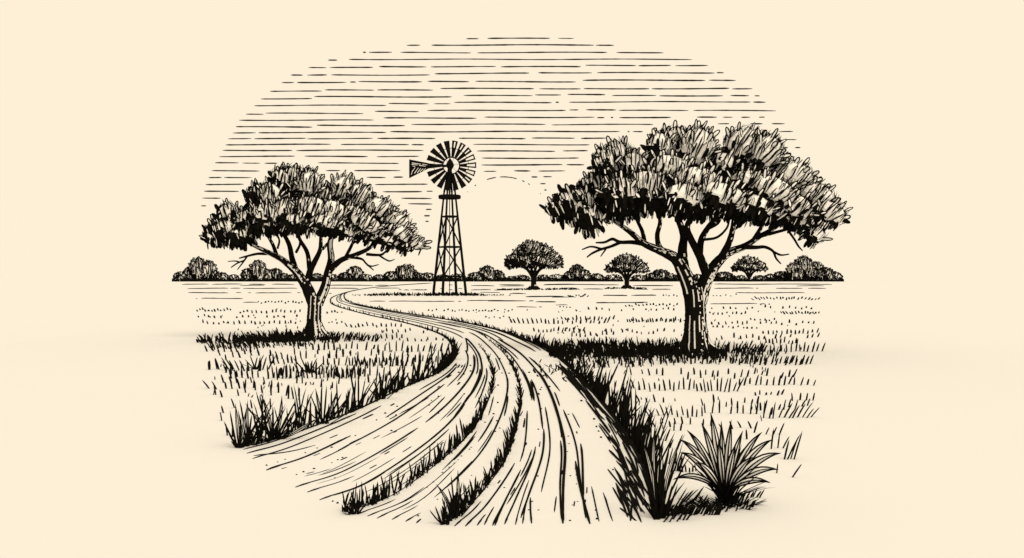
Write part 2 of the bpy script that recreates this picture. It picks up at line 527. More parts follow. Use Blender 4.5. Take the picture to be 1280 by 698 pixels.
for x0, x1, y in streaks:
    n = max(4, int((x1 - x0) / 5))
    ph, ph2 = random.uniform(0, 6), random.uniform(0, 6)
    P = []; R = []
    slope = random.uniform(-.002, .002)
    base = random.uniform(.70, .90)
    for i in range(n + 1):
        x = x0 + (x1 - x0) * i / n
        yy = y + 0.35 * math.sin(x / 31 + ph) + slope * (x - x0)
        P.append(at(x, yy, DS + 12 * math.sin(x / 60 + ph2)))
        R.append(DS / F * base * (1 + .20 * math.sin(x / 9 + ph2) * math.sin(x / 23 + ph)))
    ink_line(mb, P, R, 6, 0.12)
tag(mb.build('sky', [M_STREAK]), 'long thin black streaks of cloud ruled across the cream sky', 'sky', kind='structure')

# the low sun: a disc as pale as the sky with a broken dark outline on its upper edge
DSUN = 1700.0
sc_ = at(629, 283.5, DSUN)
sun = thing('sun', 'pale round sun low in the sky right of the windmill, thin broken outline', 'sun', sc_)
mb = MB()
RS = 61.0 * DSUN / F
nu, nv = 48, 24
vs = []; fs = []
for i in range(1, nv):
    th = math.pi * i / nv
    for j in range(nu):
        a = 2 * math.pi * j / nu
        vs.append((RS * math.sin(th) * math.cos(a), RS * math.sin(th) * math.sin(a), RS * math.cos(th)))
for i in range(nv - 2):
    for j in range(nu):
        fs.append((i * nu + j, i * nu + (j + 1) % nu, (i + 1) * nu + (j + 1) % nu, (i + 1) * nu + j))
fs.append(tuple(range(nu))); fs.append(tuple((nv - 2) * nu + j for j in range(nu)))
mb.add(vs, fs, 0)
mb.build('disc', [M_SUN], sun, smooth=True)
for a0, a1 in ((-19.5, -8), (-4, 16), (22, 25.5), (30, 32.5), (48, 48.8), (-35, -33), (-46, -45.2)):
    mb = MB()
    n = max(3, int(abs(a1 - a0) / 1.5))
    P = []
    for i in range(n + 1):
        a = math.radians(a0 + (a1 - a0) * i / n)
        q = 62.0 * DSUN / F
        P.append((q * math.sin(a), -RS * 0.02, q * math.cos(a)))
    ink_line(mb, P, 0.7 * DSUN / F, 5, 0.15)
    mb.build('outline_dash', [M_STREAK], sun)

# ------------------------------------------------------------------ trees
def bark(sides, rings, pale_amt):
    """long thin strokes of pale and black bark; the left side is black as painted shade"""
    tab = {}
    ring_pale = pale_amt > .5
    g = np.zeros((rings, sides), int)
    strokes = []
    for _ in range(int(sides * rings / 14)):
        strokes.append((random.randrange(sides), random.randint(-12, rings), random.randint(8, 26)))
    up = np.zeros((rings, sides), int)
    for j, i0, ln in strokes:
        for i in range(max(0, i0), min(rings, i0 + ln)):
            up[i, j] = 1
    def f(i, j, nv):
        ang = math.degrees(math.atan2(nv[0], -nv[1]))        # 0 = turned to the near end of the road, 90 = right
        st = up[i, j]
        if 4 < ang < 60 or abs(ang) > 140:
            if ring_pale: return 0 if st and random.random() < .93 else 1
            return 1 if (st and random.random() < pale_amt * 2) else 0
        if -50 < ang <= 4:  # left side kept black: shade painted into the bark
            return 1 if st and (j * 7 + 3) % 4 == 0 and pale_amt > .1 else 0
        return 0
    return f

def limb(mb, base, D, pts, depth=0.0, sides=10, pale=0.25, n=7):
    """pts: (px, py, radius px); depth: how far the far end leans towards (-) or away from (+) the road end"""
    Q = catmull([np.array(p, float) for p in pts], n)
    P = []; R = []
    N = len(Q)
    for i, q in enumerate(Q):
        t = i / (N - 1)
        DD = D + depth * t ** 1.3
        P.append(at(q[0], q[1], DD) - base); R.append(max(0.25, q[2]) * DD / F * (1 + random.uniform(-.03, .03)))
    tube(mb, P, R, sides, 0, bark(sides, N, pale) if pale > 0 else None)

def make_tree(name, label, base_px, D, trunk, limbs, bare, clumps, leafsz, dens, cat='tree', group=None, trunk_pale=.62, limb_pale=.07, back=True):
    base = at(base_px[0], base_px[1], D); base[2] = 0
    root = thing(name, label, cat, base, group)
    s = D / F
    mb = MB()
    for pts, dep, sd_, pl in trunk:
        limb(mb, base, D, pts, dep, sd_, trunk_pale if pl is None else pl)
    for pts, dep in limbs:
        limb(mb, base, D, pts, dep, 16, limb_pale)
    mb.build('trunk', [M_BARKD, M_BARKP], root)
    for i, grp in enumerate(bare):
        mb = MB()
        for pts, dep in grp:
            limb(mb, base, D, pts, dep, 6, 0, 4)
        o = mb.build('bare_branch', [M_BARKD, M_BARKP], root)
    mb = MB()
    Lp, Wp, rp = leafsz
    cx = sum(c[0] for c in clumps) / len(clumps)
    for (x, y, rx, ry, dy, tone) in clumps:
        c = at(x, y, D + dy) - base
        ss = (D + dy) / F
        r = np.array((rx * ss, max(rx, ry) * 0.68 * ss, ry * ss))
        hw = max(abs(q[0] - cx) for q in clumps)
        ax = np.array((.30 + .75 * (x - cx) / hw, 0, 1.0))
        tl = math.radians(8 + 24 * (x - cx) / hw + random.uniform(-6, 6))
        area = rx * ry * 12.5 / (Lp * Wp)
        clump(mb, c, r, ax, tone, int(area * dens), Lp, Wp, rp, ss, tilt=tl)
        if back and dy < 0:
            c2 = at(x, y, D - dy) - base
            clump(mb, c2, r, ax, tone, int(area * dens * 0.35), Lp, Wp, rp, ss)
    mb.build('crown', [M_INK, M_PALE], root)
    return root

# --- the large tree on the right
def z3(X, Y): return (660 + X / 3.036, 130 + Y / 3.036)
def cl3(X, Y, rx, ry, dy, tone): 
    a = z3(X, Y); return (a[0], a[1], rx / 3.036, ry / 3.036, dy, tone)
DR = gd(440.5)
trunk = [
    ([(871, 443, 19), (870.5, 436, 18), (870, 425, 16.2), (869.5, 410, 14.4), (869.5, 394, 13.2), (869, 380, 13), (868.5, 370, 13.2), (867, 360, 12.5)], 0, 56, None),
    ([(861, 415, 6), (857, 428, 6), (849, 437, 4.5), (836, 443, 2)], -.25, 10, .05),
    ([(878, 415, 6), (884, 429, 5.5), (893, 436, 3.6), (907, 440.5, 1.6)], -.2, 10, .5),
    ([(871, 420, 6), (872, 433, 6), (876, 442, 4), (880, 448, 2)], -.45, 10, .5),
    ([(867, 378, 11), (861, 356, 10), (853, 337, 8.8), (844, 323, 7.2), (825, 313.5, 5.4), (805, 304.6, 4.3), (786, 289, 3.3), (764, 274, 2.2)], -.4, 30, .18),
    ([(873, 378, 10.5), (880, 356, 9), (887.5, 341, 7.8), (898, 327, 6.4), (911, 316, 5.2), (931, 308, 4.2), (951, 295, 3.2), (970, 284, 2.4), (985, 272, 1.6)], .2, 30, .30)]
limbs = [
    ([(856, 343, 7), (853, 315, 6), (854.5, 295, 4.8), (848, 275, 3.8), (840, 256, 2.6)], .6),
    ([(846, 325, 4.6), (826, 311, 3.6), (821.5, 295, 3), (825, 275, 2.6), (815, 254, 2)], -.7),
    ([(884, 345, 6), (874, 319, 5.2), (863, 298, 4.4), (859, 284, 3.8), (865, 270, 3.2), (873, 256, 2.4)], -.3),
    ([(874, 320, 4.6), (877, 299, 4), (887, 282, 3.2), (898, 269, 2.6), (908, 258, 2)], .9),
    ([(884, 286, 2.6), (897, 279, 2.2), (903, 268, 1.8), (915, 259, 1.5)], .5),
    ([(899, 327, 5), (911, 304, 4.2), (916, 286, 3.4), (918, 272, 2.8), (925, 258, 2)], -.6),
    ([(940, 303, 3), (950, 287, 2.6), (957, 272, 2.2), (964, 260, 1.5)], -.4),
    ([(806, 305, 3.2), (803, 290, 2.5), (797, 277, 2.1), (790, 262, 1.6)], .7),
    ([(852, 276, 2.4), (838, 266, 2), (828, 255, 1.6)], -.6),
    ([(916, 288, 2), (930, 278, 1.7), (938, 268, 1.5), (944, 256, 1.2)], .5),
    ([(952, 295, 2.4), (972, 290, 2.0), (988, 285, 1.7), (1000, 277, 1.2)], -.3),
    ([(879, 300, 1.8), (896, 297, 1.6), (908, 286, 1.4), (912, 274, 1.2)], -.8)]
bareL = [
    ([(806, 305, 3.4), (790, 303, 2.6), (775, 303, 2.3), (765.5, 299, 2.0), (756, 303, 1.6), (745, 303.6, 1.0)], -.9),
    ([(776, 303, 2.2), (763, 308.5, 1.8), (751, 312, 1.6), (740, 317, 1.4), (734, 321.5, 1.0)], -.9),
    ([(752, 311.5, 1.5), (739, 308.5, 1.3), (728, 312, .9)], -.9),
    ([(757, 312, 1.3), (751, 320.5, .8)], -.9)]
bareR = [
    ([(930, 309, 3.2), (945, 309.5, 2.4), (956, 309, 2.0), (966, 314, 1.7), (970, 323, 1.4), (976, 330, .9)], -.7),
    ([(967, 315, 1.5), (976, 319, 1.3), (986, 318, .9)], -.7)]
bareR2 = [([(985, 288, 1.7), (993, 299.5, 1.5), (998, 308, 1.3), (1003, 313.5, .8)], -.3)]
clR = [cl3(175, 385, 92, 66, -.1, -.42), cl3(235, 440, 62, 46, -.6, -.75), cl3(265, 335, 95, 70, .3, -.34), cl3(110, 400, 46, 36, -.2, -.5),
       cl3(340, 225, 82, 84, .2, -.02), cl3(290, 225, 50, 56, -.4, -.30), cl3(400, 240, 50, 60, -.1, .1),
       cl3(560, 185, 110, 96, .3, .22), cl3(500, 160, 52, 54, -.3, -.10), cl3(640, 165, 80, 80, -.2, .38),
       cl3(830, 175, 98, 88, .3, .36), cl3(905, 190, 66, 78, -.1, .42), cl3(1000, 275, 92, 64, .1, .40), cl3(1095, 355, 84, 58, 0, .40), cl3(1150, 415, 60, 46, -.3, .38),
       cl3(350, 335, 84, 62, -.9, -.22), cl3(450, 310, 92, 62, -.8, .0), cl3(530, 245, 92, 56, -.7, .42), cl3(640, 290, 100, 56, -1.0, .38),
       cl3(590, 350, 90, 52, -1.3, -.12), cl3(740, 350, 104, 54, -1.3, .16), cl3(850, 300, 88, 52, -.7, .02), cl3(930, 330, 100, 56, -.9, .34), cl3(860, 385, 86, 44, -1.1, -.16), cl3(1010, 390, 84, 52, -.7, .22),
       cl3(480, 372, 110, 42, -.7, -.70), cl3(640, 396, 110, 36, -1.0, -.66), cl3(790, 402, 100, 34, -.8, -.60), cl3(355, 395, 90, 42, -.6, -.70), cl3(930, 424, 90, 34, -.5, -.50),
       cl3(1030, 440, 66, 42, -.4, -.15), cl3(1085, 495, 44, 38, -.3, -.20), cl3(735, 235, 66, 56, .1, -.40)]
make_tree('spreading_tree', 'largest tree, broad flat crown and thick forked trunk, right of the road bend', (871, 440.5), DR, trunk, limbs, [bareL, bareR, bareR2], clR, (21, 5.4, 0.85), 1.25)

# --- the tree on the left
def z1(X, Y): return (220 + X / 3.765, 180 + Y / 3.765)
def cl1(X, Y, rx, ry, dy, tone):
    a = z1(X, Y); return (a[0], a[1], rx / 3.765, ry / 3.765, dy, tone)
DL = gd(423.5)
trunk = [
    ([(394.5, 427, 13), (394, 420, 12), (393, 410, 10.2), (392.5, 400, 9), (393, 388, 8.6), (393.5, 378, 8.8), (394, 370, 8.6)], 0, 46, None),
    ([(388, 405, 5), (384, 414, 4.6), (377, 421, 3), (366, 425, 1.5)], -.25, 10, .05),
    ([(398, 405, 5), (403, 414, 4.2), (410, 421, 2.8), (419, 426, 1.3)], -.2, 10, .4),
    ([(392, 380, 7.6), (384, 360, 7), (377, 349, 6), (369, 338.5, 5), (353, 325, 3.9), (337, 316.5, 3.2), (319, 308, 2.4), (304, 300, 1.7)], -.3, 26, .2),
    ([(397, 380, 7), (406, 360, 6), (410, 342, 5.2), (414, 324, 4.4), (412.5, 305, 3.6), (418, 284, 2.6)], .2, 26, .4)]
limbs = [
    ([(411, 339, 4.4), (418, 332, 4), (428, 324.6, 3.4), (446, 318, 2.9), (462, 310, 2.4), (474, 296, 1.7)], -.5),
    ([(370, 339, 4), (365, 323, 3.5), (361, 305, 2.9), (350, 285, 2)], .7),
    ([(346, 320, 2.6), (341, 306, 2.2), (334, 294, 1.8), (328, 284, 1.4)], -.5),
    ([(384, 352, 4.4), (388, 338, 4), (393, 328, 3.4), (400, 313, 2.8), (401, 300, 2.3), (401, 287, 1.7)], -.6),
    ([(387, 336, 3.2), (384, 316, 2.7), (375, 300, 2.2), (368, 284, 1.6)], .6),
    ([(370, 316, 1.8), (375, 305, 1.5), (374, 292, 1.3)], -.4),
    ([(432, 322, 2.4), (438, 310, 2), (443, 299, 1.7), (447, 286, 1.3)], .5),
    ([(458, 318, 2), (470, 319, 1.7), (478, 318, 1.5), (486, 311, 1.3), (494, 302, 1)], -.3),
    ([(403, 312, 1.9), (411, 303, 1.6), (420, 294, 1.2)], .5),
    ([(347, 311, 1.5), (349, 300, 1.2), (343, 288, 1)], .3),
    ([(441, 304, 1.6), (452, 299, 1.3), (460, 291, 1)], -.3)]
bareL = [
    ([(340, 317, 2.2), (330, 317.5, 1.8), (321, 317.6, 1.6), (308, 320.6, 1.3), (299, 323, .8)], -.6),
    ([(309, 320.5, 1.3), (303.5, 328.5, 1.1), (297, 337, .7)], -.6),
    ([(305, 326, 1.1), (297, 329, 1), (289, 334.5, .7)], -.6),
    ([(300, 328, 1), (294, 326.5, .9), (285, 327, .6)], -.6)]
bareR = [
    ([(438, 321.5, 2.2), (452, 324, 1.5), (457, 329, 1.3), (462, 333.5, 1.1), (467, 338, .7)], -.6),
    ([(459, 331.5, 1.1), (465, 333, 1), (473, 331, .7)], -.6)]
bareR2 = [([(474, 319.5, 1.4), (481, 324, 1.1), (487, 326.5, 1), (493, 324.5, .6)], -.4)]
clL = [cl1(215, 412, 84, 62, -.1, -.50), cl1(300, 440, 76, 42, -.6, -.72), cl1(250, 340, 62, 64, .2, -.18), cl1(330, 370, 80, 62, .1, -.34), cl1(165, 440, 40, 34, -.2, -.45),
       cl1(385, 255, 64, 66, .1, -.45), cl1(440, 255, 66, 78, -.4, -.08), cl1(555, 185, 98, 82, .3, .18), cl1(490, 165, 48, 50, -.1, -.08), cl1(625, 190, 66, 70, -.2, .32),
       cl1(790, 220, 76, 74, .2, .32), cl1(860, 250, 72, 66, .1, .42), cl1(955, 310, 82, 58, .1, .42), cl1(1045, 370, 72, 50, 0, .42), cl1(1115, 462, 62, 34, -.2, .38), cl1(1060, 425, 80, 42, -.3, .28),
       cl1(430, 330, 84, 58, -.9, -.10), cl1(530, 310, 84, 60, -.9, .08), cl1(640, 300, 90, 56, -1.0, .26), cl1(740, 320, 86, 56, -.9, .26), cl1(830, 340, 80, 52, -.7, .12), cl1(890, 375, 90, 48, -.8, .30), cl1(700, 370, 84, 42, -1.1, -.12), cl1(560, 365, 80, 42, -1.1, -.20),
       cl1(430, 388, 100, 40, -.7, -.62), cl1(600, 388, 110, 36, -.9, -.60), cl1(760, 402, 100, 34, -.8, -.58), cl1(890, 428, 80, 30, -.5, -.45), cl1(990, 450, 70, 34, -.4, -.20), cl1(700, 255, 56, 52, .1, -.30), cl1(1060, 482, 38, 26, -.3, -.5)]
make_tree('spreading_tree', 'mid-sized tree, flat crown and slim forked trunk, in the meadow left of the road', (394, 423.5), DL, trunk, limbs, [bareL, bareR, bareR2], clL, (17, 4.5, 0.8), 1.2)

# --- three small trees out on the plain
def small_tree(label, x, yb, D, w, top, bot, fork, leafsz, tr, group='small trees out on the plain', dens=1.4):
    h = bot - top
    cy = lambda q: top + h * q
    X = lambda q: x + w * 0.5 * q
    trunk = [([(x, yb + .8, tr * 1.5), (x, yb - 2, tr * 1.1), (x, (yb + fork) / 2, tr), (x, fork, tr)], 0, 10, 0.1),
             ([(x + tr, yb - 3, tr * .5), (x + tr * 2.6, yb + .6, tr * .25)], 0, 6, 0), ([(x - tr, yb - 3, tr * .5), (x - tr * 2.8, yb + .8, tr * .25)], 0, 6, 0)]
    tb = cy(.78)
    limbs = [([(x, fork + 1, tr * .8), (X(-.2), fork - (fork - tb) * .5, tr * .55), (X(-.55), tb - 1, tr * .3)], -.02 * D),
             ([(x, fork + 1, tr * .8), (X(.2), fork - (fork - tb) * .5, tr * .55), (X(.58), tb - 1, tr * .3)], .015 * D),
             ([(x, fork + 1, tr * .7), (X(-.08), fork - (fork - tb) * .6, tr * .5), (X(-.22), tb - 3, tr * .3)], .02 * D),
             ([(x, fork + 1, tr * .7), (X(.07), fork - (fork - tb) * .6, tr * .5), (X(.2), tb - 3, tr * .3)], -.02 * D),
             ([(X(-.25), fork - (fork - tb) * .55, tr * .4), (X(-.6), tb + 1, tr * .3), (X(-.7), tb - 2, tr * .2)], 0),
             ([(X(.25), fork - (fork - tb) * .55, tr * .4), (X(.6), tb + 1, tr * .3), (X(.72), tb - 2, tr * .2)], 0)]
    k2 = D / F * w * 0.16
    cls = [(X(-.02), cy(.34), w * .21, h * .30, 0, .30), (X(.30), cy(.44), w * .20, h * .28, k2 * .3, .42), (X(-.34), cy(.50), w * .18, h * .28, k2 * .2, -.10),
           (X(.62), cy(.64), w * .17, h * .24, 0, .40), (X(-.66), cy(.72), w * .15, h * .22, 0, -.42), (X(.80), cy(.80), w * .10, h * .17, 0, .30), (X(-.84), cy(.84), w * .08, h * .14, 0, -.40),
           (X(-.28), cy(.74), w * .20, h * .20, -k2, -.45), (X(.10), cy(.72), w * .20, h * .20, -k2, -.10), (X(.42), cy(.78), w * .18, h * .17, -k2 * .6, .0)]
    cls = [c_[:5] + (c_[5] - .03,) for c_ in cls]
    return make_tree('plain_tree', label, (x, yb), D, trunk, limbs, [], cls, leafsz, dens, group=group, limb_pale=0)
small_tree('small round-topped tree standing on the plain just right of the windmill', 667, 361.6, gd(361.6), 74, 300, 336, 347, (7.5, 2.7, .62), 3.4)
small_tree('smaller domed tree on the plain under the bare twigs of the largest tree', 783.5, 360.4, gd(360.4), 56, 317, 341, 350, (6.2, 2.4, .58), 3.0)
small_tree('tiny flat-topped tree in the bush line, right of the thick trunk', 936.5, 352.2, gd(352.3), 46, 320, 339, 347, (5.4, 2.2, .55), 2.4)

# ------------------------------------------------------------------ the line of bushes on the horizon
def bush(label, x0, x1, top, D=700.0, lumps=None, group='bushes along the horizon'):
    xm = (x0 + x1) / 2
    yb = HOR + CAM_H * F / D
    base = at(xm, yb, D); base[2] = 0
    s = D / F
    mb = MB()
    wd = x1 - x0; h = yb - top
    if lumps is None:
        lumps = [(0.5, .50, .50, 1.0)]
    for (q, rw, rh, top_q) in lumps:
        cx = x0 + wd * q
        hh = h * top_q
        rx = wd * rw * 0.92; rz = hh * 0.56
        c = at(cx, yb - hh + rz, D + random.uniform(-6, 6)) - base
        Lp = max(4.0, min(9, hh * .42)); Wp = max(2.4, Lp * .34)
        n = int(rx * rz * 12.5 / (Lp * Wp) * 1.5)
        r = np.array((rx * s, max(rx, rz) * .8 * s, rz * s))
        clump(mb, c, r, (0, 0, 1), -.16 if hh > 14 else -.40, n, Lp, Wp, .62, s, edge=.5, hang=.2, fing=.5, dens_s=1.7)
    # dark skirt that closes the foot of the bush
    for i in range(int(wd / 1.6)):
        xx = x0 + wd * (i + .5) / int(wd / 1.6) + random.uniform(-.8, .8)
        hh = random.uniform(2.6, 5.2) if h > 9 else random.uniform(2.2, 3.6)
        p = at(xx, yb, D + random.uniform(-9, 0)) - base
        p[2] = 0
        tube(mb, [p + np.array((0, 0, -.2)), p + np.array((0, 0, hh * s * .6)), p + np.array((0, 0, hh * s))], [1.7 * s, 1.6 * s, .4 * s], 6, 0)
    o = mb.build('bush', [M_INK, M_PALE], None, None)
    o.location = tuple(base)
    tag(o, label, 'bush', group)
    return o
LOW = 'low dark bush in the thin hedge line at the horizon'
bush('leftmost bush on the horizon, tall double dome at the edge of the plain', 228, 274, 322, lumps=[(.42, .30, 0, 1.0), (.70, .26, 0, .86), (.18, .2, 0, .55), (.9, .16, 0, .45)])
bush(LOW, 216, 234, 340); bush(LOW, 270, 286, 341); bush(LOW, 284, 300, 343.5)
bush('domed horizon bush under the left tree\'s bare twigs', 300, 338, 326, lumps=[(.58, .32, 0, 1.0), (.25, .25, 0, .62), (.88, .2, 0, .6)])
bush('round bush in front of the horizon, just left of the slim forked trunk', 334, 360, 336, lumps=[(.4, .4, 0, 1.0), (.8, .3, 0, .65)])
bush(LOW, 356, 376, 343); bush('small bush seen through the fork of the slim left trunk', 386, 406, 342)
bush(LOW, 409, 426, 343.5)
bush('horizon bush with one round dome, midway between slim trunk and windmill', 423, 466, 333.5, lumps=[(.48, .28, 0, 1.0), (.2, .24, 0, .62), (.78, .24, 0, .5)])
bush(LOW, 464, 484, 343.5)
bush('blocky tall horizon bush just left of the windmill legs', 478, 528, 331, lumps=[(.62, .24, 0, 1.0), (.48, .22, 0, .92), (.22, .22, 0, .6), (.85, .22, 0, .55)])
bush(LOW, 524, 545, 341); bush('low dark bush seen between the legs of the windmill', 544, 584, 342.5, lumps=[(.25, .28, 0, .9), (.7, .3, 0, 1)])
bush('humped bush on the horizon just right of the windmill legs', 584, 632, 333, lumps=[(.52, .26, 0, 1.0), (.22, .24, 0, .6), (.76, .24, 0, .74)])
bush('low bush just left of the round-topped tree trunk', 630, 664, 344, lumps=[(.3, .3, 0, .8), (.65, .35, 0, 1)])
bush(LOW, 670, 688, 343.5); bush(LOW, 685, 706, 343)
bush('peaked bush on the horizon between the two small trees', 704, 738, 331.5, lumps=[(.5, .36, 0, 1.0), (.2, .24, 0, .6), (.8, .24, 0, .7)])
bush(LOW, 736, 756, 342); bush('low bush at the left foot of the smaller domed tree', 754, 779, 343.5)
bush('low bush at the right foot of the smaller domed tree', 788, 810, 344)
bush('broad bush between the smaller domed tree and the thick trunk', 806, 846, 337, lumps=[(.5, .34, 0, 1.0), (.2, .26, 0, .7), (.82, .24, 0, .65)])
bush(LOW, 842, 858, 343); bush('small bush filling the fork of the thick trunk', 862, 882, 343)
bush('rounded bush at the right side of the thick trunk, below the tiny tree', 888, 922, 340, lumps=[(.5, .4, 0, 1.0), (.85, .25, 0, .6)])
bush(LOW, 918, 934, 344.5); bush(LOW, 940, 960, 344.5)
bush('low shoulder bush leaning against the rightmost tall bush', 954, 984, 339.5, lumps=[(.3, .3, 0, .75), (.72, .32, 0, 1)])
bush('tallest bush on the right end of the horizon, dome with a long sloping tail', 974, 1054, 320.5, lumps=[(.38, .19, 0, 1.0), (.24, .16, 0, .75), (.56, .18, 0, .78), (.72, .17, 0, .55), (.86, .14, 0, .38), (.3, .2, 0, .55)])
# ------------------------------------------------------------------ windmill
DW = gd(369.3)
sw = DW / F
WB = at(562, 369.3, DW); WB[2] = 0
wm = thing('windmill', 'black iron wind pump on a lattice tower with tail vane, beside the far road bend', 'windmill', WB)
def wp(px, py, d=0.0):       # picture position -> windmill space, d metres towards the viewer
    p = at(px, py, DW - d) - WB
    return p
th0 = math.radians(19)
TOPZ = wp(562, 236)[2]; BOTZ = 0.0
def leg_pt(kk, z):
    H = TOPZ
    ztop_r, zbot_r = 5.4, 22.2
    # the four legs draw together upwards
    y250 = wp(562, 250)[2]
    q = z / y250
    rr = (zbot_r + (8.5 - zbot_r) * q) * sw
    a = th0 + kk * math.pi / 2
    return np.array((rr * math.cos(a), -rr * math.sin(a), z))
for kk in range(4):
    mb = MB()
    z1_ = wp(562, 240)[2]
    tube(mb, [leg_pt(kk, -.1), leg_pt(kk, z1_ * .5), leg_pt(kk, z1_)], [1.75 * sw, 1.5 * sw, 1.1 * sw], 6)
    mb.build('leg', [M_IRON], wm)
# four short masts above the platform, meeting under the gearbox
mb = MB()
for kk in range(4):
    a = leg_pt(kk, wp(562, 240)[2]); b = np.array((0.6 * sw * math.cos(th0 + kk * math.pi / 2), -0.6 * sw * math.sin(th0 + kk * math.pi / 2), wp(562, 209)[2]))
    tube(mb, [a, b], [1.3 * sw, 1.3 * sw], 6)
tube(mb, [wp(562, 250), wp(562, 209)], [.9 * sw, 1.6 * sw], 8)
mb.build('mast', [M_IRON], wm)
levels = [wp(562, y)[2] for y in (346, 309, 271)]
for z in levels:
    mb = MB()
    for kk in range(4):
        tube(mb, [leg_pt(kk, z), leg_pt(kk + 1, z)], [1.15 * sw] * 2, 5)
    mb.build('cross_bar', [M_IRON], wm)
for z0, z1_ in ((levels[0], levels[1]), (levels[1], levels[2])):
    for kk in ((0, 1) if z0 == levels[0] else (0, 1)):
        mb = MB()
        tube(mb, [leg_pt(kk, z0), leg_pt(kk + 1, z1_)], [.95 * sw] * 2, 5)
        tube(mb, [leg_pt(kk + 1, z0), leg_pt(kk, z1_)], [.95 * sw] * 2, 5)
        mb.build('brace', [M_IRON], wm)
mb = MB()
tube(mb, [wp(562, 346) * np.array((1, 1, 0)), wp(562, 250)], [.55 * sw] * 2, 5)
mb.build('pump_rod', [M_IRON], wm)
# platform: thick round-edged deck
mb = MB()
zp = wp(562, 246.5)[2]
tube(mb, [(0, 0, zp - 2.4 * sw), (0, 0, zp - 1.7 * sw), (0, 0, zp + 1.7 * sw), (0, 0, zp + 2.4 * sw)], [13 * sw, 14 * sw, 14 * sw, 13 * sw], 24)
mb.build('platform', [M_IRON], wm)
# wheel
HUB = wp(564, 207.2, 1.0)
wheel = bpy.data.objects.new('wheel', None)
C.objects.link(wheel); wheel.parent = wm; wheel.location = tuple(HUB)
NB = 18
for i in range(NB):
    ang = 2 * math.pi * (i + .5) / NB - math.radians(1)     # clockwise from the top
    er = np.array((math.sin(ang), 0, math.cos(ang))); et = np.array((math.cos(ang), 0, -math.sin(ang)))
    pitch = math.radians(18)
    ec = et * math.cos(pitch) + np.array((0, 1.0, 0)) * math.sin(pitch)
    en = np.cross(er, ec)
    mb = MB()
    r0, r1, w0_, w1_ = 10.6 * sw, 31 * sw, 1.55 * sw, 3.75 * sw
    tk = .22 * sw
    def box(ra, rb, wa, wb, off, tk, mat):
        v = []
        for (rr, ww) in ((ra, wa), (rb, wb)):
            for sgn in (-1, 1):
                for dn in (-1, 1):
                    v.append(er * rr + ec * ww * sgn + en * (off + dn * tk))
        f = [(0, 1, 3, 2), (4, 6, 7, 5), (0, 4, 5, 1), (2, 3, 7, 6), (0, 2, 6, 4), (1, 5, 7, 3)]
        mb.add(v, f, mat)
    box(r0, r1, w0_, w1_, 0, tk, 0)
    deg = math.degrees(ang) % 360
    pale = 8 < deg < 135
    if pale:      # pale inset inside the dark frame, right-hand blades only
        q = .72 if 60 < deg < 120 else .36
        for sgn in (-1, 1):
            ra = r0 + 9 * sw if q > .5 else r0 + 12 * sw
            wa = w0_ + (w1_ - w0_) * (ra - r0) / (r1 - r0)
            box(ra, r1 - 1.5 * sw, (wa - 1.15 * sw) * q, (w1_ - 1.35 * sw) * q, sgn * (tk + .04 * sw), .03 * sw, 1)
    b = mb.build('blade', [M_IRON, M_TIN], wheel)
    if pale: b['label'] = 'black blade with a pale strip in the middle'
for rr, wd in ((10.3, .75), (21.5, .38)):
    mb = MB()
    P = [np.array((rr * sw * math.sin(a), .25 * sw, rr * sw * math.cos(a))) for a in np.linspace(0, 2 * math.pi, 49)]
    tube(mb, P, [wd * sw] * 49, 6, caps=False)
    mb.build('ring', [M_IRON], wheel)
mb = MB()
for i in range(6):
    a = 2 * math.pi * i / 6 + .3
    tube(mb, [(0, 0.3, 0), (10.3 * sw * math.sin(a), .25 * sw, 10.3 * sw * math.cos(a))], [.22 * sw] * 2, 4)
mb.build('spokes', [M_IRON], wheel)
# hub: pointed housing in front of the wheel
mb = MB()
prof = [(-9.5, .1), (-8.2, 1.0), (-4, 3.6), (-1, 5.0), (1.5, 4.6), (4, 3.0), (7, 2.2), (9, 2.0)]
P = [wp(562.5, 207 + dy, 1.4) for dy, r in prof]
tube(mb, P, [r * sw for dy, r in prof], 14)
mb.build('gearbox', [M_IRON], wm)
# tail
tail = bpy.data.objects.new('tail', None)
C.objects.link(tail); tail.parent = wm; tail.location = tuple(wp(562, 207.5, 1.9))
T0 = wp(562, 207.5, 1.9)
mb = MB()
tube(mb, [wp(560, 207.5, 1.9) - T0, wp(530, 207.6, 1.9) - T0], [1.5 * sw, 1.2 * sw], 8)
tube(mb, [wp(553, 205.8, 1.9) - T0, wp(530, 206.2, 1.9) - T0], [.7 * sw, .7 * sw], 6)
mb.build('tail_boom', [M_IRON], tail)
mb = MB()
out = [(511.4, 199.4), (536, 204.2), (539, 207.5), (536, 210.8), (511.4, 223.2)]
v = []
for d in (1.75, 2.05):
    v += [wp(x, y, d) - T0 for x, y in out]
n = len(out)
fs = [tuple(range(n)), tuple(range(2 * n - 1, n - 1, -1))] + [(i, n + i, n + (i + 1) % n, (i + 1) % n) for i in range(n)]
mb.add(v, fs, 0)
# worn pale scratches on both faces of the vane
for d in (1.72, 2.08):
    for (xa, ya, xb, yb, r) in [(515, 204, 526, 205.5, .5), (514.5, 206, 522, 206.6, .42), (524, 207, 532, 208, .45), (515, 215, 519, 209.5, .42), (518, 217, 523, 210, .42), (521.5, 216.5, 526, 210.5, .42),
                                (525, 215, 529, 211, .4), (529, 213.6, 532, 210.8, .35), (514, 218.5, 516, 213, .35), (528, 205.6, 534, 206.4, .35), (516, 208, 519, 208.6, .35)]:
        tube(mb, [wp(xa, ya, d) - T0, wp(xb, yb, d) - T0], [r * sw, r * .6 * sw], 5, 1)
mb.build('tail_vane', [M_IRON, M_TIN], tail)

